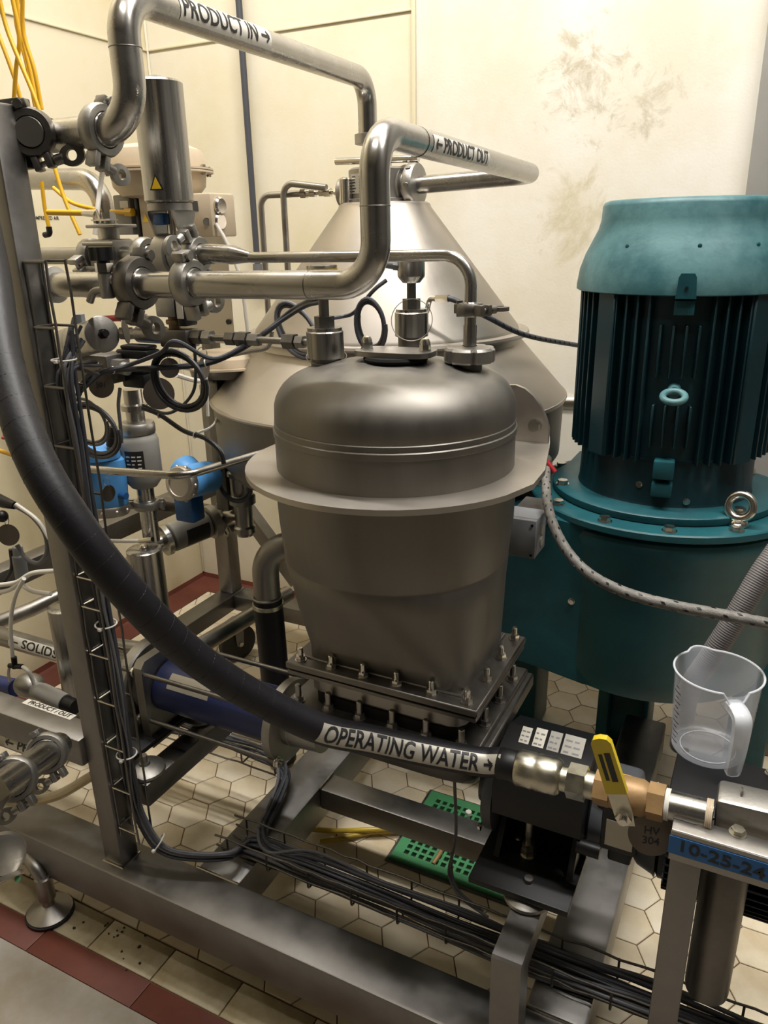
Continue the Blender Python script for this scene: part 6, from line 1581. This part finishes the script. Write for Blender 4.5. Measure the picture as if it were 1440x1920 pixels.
# ================================================================== CABLE BUNDLES
rnd = random.Random(11)
cm = ['cable_grey', 'cable_grey', 'cable_dark', 'cable_dark', 'cable_black']
def pk(k, n, R):                      # packed offsets in a disc
    r = R*math.sqrt((k+0.5)/n); a = k*2.39996; return r*math.cos(a), r*math.sin(a)
NB = 14
zt0 = P(150, 700, y=0.905).z
for k in range(NB):
    a, b = pk(k, NB, 0.0135); a2, b2 = pk((k*5) % NB, NB, 0.0135); r = rnd.uniform(0.0028, 0.0040)
    top = rnd.choice([P(140, 660, y=0.92), P(155, 690, y=0.93), P(130, 640, y=0.93), P(165, 715, y=0.95)])
    pts = [top + Vector((rnd.uniform(-.01, .01), rnd.uniform(0, .03), rnd.uniform(0, .04)))]
    for t in range(9):
        z = zt0 + (0.40-zt0)*t/8; m = t/8
        pts.append(Vector((-1.049 + a*(1-m)+a2*m + rnd.uniform(-.003, .003), 0.906 + b*(1-m)+b2*m + rnd.uniform(-.003, .003), z)))
    # swing out over the beam into the horizontal tray
    yv = HY0 + 0.010 + (HY1-HY0-0.02)*((k*3) % NB)/(NB-1); zv = HZ0 + 0.006 + 0.022*((k*7) % NB)/(NB-1)
    for (u, v, zz) in ((262, 1530, 0.33), (300, 1588, 0.265), (360, 1604, 0.25), (430, 1602, 0.25)):
        q = P(u, v, z=zz); pts.append(q + Vector((a2*0.7, b2*0.8, b*0.6)))
    xx = -0.86
    while xx < 0.36:
        pts.append(Vector((xx, yv + rnd.uniform(-.006, .006), zv + rnd.uniform(-.003, .004)))); xx += 0.15
    tag(mk('control_cable', MB().tube(spline(pts, 6), r, 8), rnd.choice(cm)), 'grey or black cable in the bundle down the post and along the front tray', 'cable', 'cables in the post bundle')
for k in range(8):
    a, b = pk(k, 8, 0.016); r = rnd.uniform(0.003, 0.0045)
    pts = [Vector((rx1-0.72, RY0+0.012+0.006*k+rnd.uniform(-.003, .003), 0.212+rnd.uniform(0, .015)))]
    for j in range(1, 5): pts.append(Vector((rx1-0.72+0.165*j, RY0+0.012+0.006*k+rnd.uniform(-.006, .006), 0.212+rnd.uniform(0, .018))))
    pts.append(P(533, 1450, z=0.235) + Vector((a, b, abs(b)*.5))); pts.append(P(520, 1500, z=0.225) + Vector((a, b, abs(b)*.5)))
    pts.append(P(493, 1560, z=0.22) + Vector((a, b*.5, abs(b)*.5))); pts.append(P(510, 1600, z=0.225) + Vector((a*.5, b*.5, abs(b)*.5)))
    yv = HY0 + 0.012 + (HY1-HY0-0.024)*k/7
    xx = -0.72
    while xx < 0.36:
        pts.append(Vector((xx, yv + rnd.uniform(-.006, .006), HZ0+0.030+rnd.uniform(-.004, .006)))); xx += 0.17
    tag(mk('control_cable', MB().tube(spline(pts, 6), r, 8), rnd.choice(cm)), 'cable that bends from the rear tray round the cross beam into the front tray', 'cable', 'cables from the rear tray')
# cable ties on the post bundle
for u, v, lab in ((146, 676, 'white cable tie at the top of the post bundle'), (192, 1168, 'white cable tie half way down the post bundle'), (234, 1412, 'white cable tie on the bundle where it leaves the post'), (297, 1580, 'white cable tie on the bundle bend above the main beam')):
    c = P(u, v, y=0.905); dz = Z if v < 1500 else Vector((0.7, 0.3, -0.6))
    if v > 1500: c = P(u, v, z=0.275)
    else: c.x = -1.049
    t = thing('cable_tie', lab, 'cable tie', tuple(c), 'white cable ties')
    mk('band', MB().torus(c, dz, 0.0195, 0.0016, 26, 6), 'cable_white', t)
    mk('head', MB().bbox((c.x+0.004, c.y-0.026, c.z-0.003), (c.x+0.011, c.y-0.019, c.z+0.003), 0.001, 1), 'cable_white', t)
# ---- loose loops
def loop(px, y, ru, rv, turns, r, m, lab, tilt=0.0, name='cable_loop', yspread=0.012, a0=0.0):
    pts = []
    n = int(28*turns)
    for k in range(n+1):
        a = a0 + 2*PI*k/28; f = 1 + 0.015*math.sin(k*0.7) - 0.06*k/28 + 0.04*math.sin(k*0.16)
        u = px[0] + ru*f*math.cos(a) + tilt*math.sin(a)*rv; v = px[1] + rv*f*math.sin(a)
        pts.append(P(u, v, y=y + yspread*k/n))
    return tag(mk(name, MB().tube(pts, r, 8), m), lab, 'cable', 'coiled spare cables')
loop((336, 712), 1.06, 50, 58, 3.3, 0.0036, 'cable_black', 'black coiled cable loop hanging around a dark round tag', tilt=0.25)
loop((176, 806), 1.02, 46, 52, 3.3, 0.0034, 'cable_dark', 'grey coiled cable loop in front of the left blue transmitter', tilt=0.3)
loop((166, 790), 1.10, 34, 44, 1.6, 0.0032, 'cable_grey', 'pale grey cable loop behind the wire rack', tilt=0.3)
loop((557, 618), 1.24, 36, 54, 3.6, 0.0036, 'cable_grey', 'grey coiled cable beside the left level probe', tilt=0.35)
loop((695, 608), 1.24, 28, 50, 3.6, 0.0036, 'cable_dark', 'grey coiled cable hanging between the two level probes', tilt=0.1)
loop((440, 905), 1.55, 30, 36, 1.8, 0.004, 'cable_dark', 'dark cable coil around the pipe right of the blue transmitters', tilt=0.2)
def cable(pts, y, r, m, lab, group=None, ties=()):
    pp = spline([P(q[0], q[1], y=(q[2] if len(q) > 2 else y)) for q in pts], 8)
    o = thing('loose_cable', lab, 'cable', tuple(pp[0]), group)
    mk('cable', MB().tube(pp, r, 8), m, o)
    for (u, v) in ties:
        q = P(u, v, y=y); b = min(range(1, len(pp)), key=lambda i: (pp[i]-q).length)
        mk('tie', MB().torus(pp[b], (pp[b]-pp[b-1]), r+0.0015, 0.0012, 18, 5), 'cable_white', o)
    return o
cable([(146, 742, 0.95), (165, 706, 0.98), (212, 694), (290, 690), (385, 682, 1.1), (450, 655, 1.14), (500, 622, 1.18), (545, 585, 1.2), (578, 566, 1.17), (604, 556, 1.14)], 1.06, 0.0052, 'cable_black', 'black cable bundle running from the post to the left level probe', ties=((212, 696), (374, 682)))
cable([(150, 735, 0.96), (190, 700, 1.0), (240, 685), (300, 662), (330, 640), (400, 672, 1.1), (470, 640, 1.15), (530, 600, 1.19), (572, 574, 1.17), (602, 566, 1.14)], 1.05, 0.0040, 'cable_dark', 'dark cable running just above the black bundle to the level probe')
cable([(268, 765), (300, 778), (345, 808), (385, 822), (412, 845), (420, 870)], 1.15, 0.0048, 'cable_black', 'black cable pair sagging right towards the valve column', ties=((300, 778), (366, 812)))
cable([(268, 760), (310, 775), (340, 762), (362, 735), (367, 700), (364, 640, 1.15)], 1.14, 0.0032, 'cable_dark', 'thin dark cable rising beside the hanging round tag')
cable([(225, 728), (222, 760), (226, 800), (228, 830)], 1.10, 0.0035, 'cable_grey', 'grey cable dropping from the black cube connector')
cable([(725, 525, 1.26), (700, 545, 1.25), (665, 585, 1.25), (640, 594, 1.25), (608, 598, 1.2)], 1.25, 0.0036, 'cable_dark', 'grey cable from the probe gland down to the coil')
cable([(445, 728, 1.78), (418, 748, 1.62), (402, 795), (370, 812)], 1.5, 0.0036, 'cable_white', 'thin pale cable curving beside the centrifuge skirt')
cable([(330, 703, 1.25), (370, 714, 1.4), (405, 714, 1.65), (445, 704, 1.95)], 1.25, 0.0055, 'cable_white', 'white tube sweeping in front of the beige lower actuator')
cable([(390, 780), (386, 700), (380, 690)], 1.3, 0.0032, 'cable_white', 'thin pale cable hanging straight down behind the big cable loop')
cable([(430, 666, 1.3), (470, 658, 1.3), (502, 650, 1.3), (510, 620, 1.3)], 1.3, 0.0050, 'pipe_dull', 'slim steel tube bent upward beside the fitting line')
q_ = spline([P(852, 1460, y=1.12), P(855, 1560, y=1.12), P(846, 1620, z=0.26), P(858, 1668, z=0.24), P(905, 1710, z=0.235)], 8)
tag(mk('loose_cable', MB().tube(q_, 0.0034, 8), 'cable_grey'), 'single grey cable hanging below the pump casing into the tray', 'cable')
q_ = spline([P(848, 1600, y=1.1), P(842, 1640, z=0.25), P(862, 1680, z=0.24), P(915, 1720, z=0.235)], 8)
tag(mk('loose_cable', MB().tube(q_, 0.0030, 8), 'cable_grey'), 'short grey cable curving beside the hanging cable over the grate', 'cable')
# white tube tied on grey cable left of the post
cable([(30, 945, 1.1), (70, 975, 1.1), (92, 1010, 1.1)], 1.1, 0.0042, 'cable_white', 'white tube tied beside the looped cable at the left')
# thin wire seal round the probes
for (u, v, r, lab) in ((612, 668, 0.034, 'thin seal wire looped round the left level probe'), (772, 600, 0.036, 'thin seal wire looped round the yellow ringed probe')):
    c = P(u, v, y=HY if u < 700 else 1.25)
    tag(mk('seal_wire', MB().torus(c, (0.15, -0.25, 1) if u < 700 else (0.3, -1, 0.3), r, 0.0007, 40, 5), 'steel'), lab, 'wire')
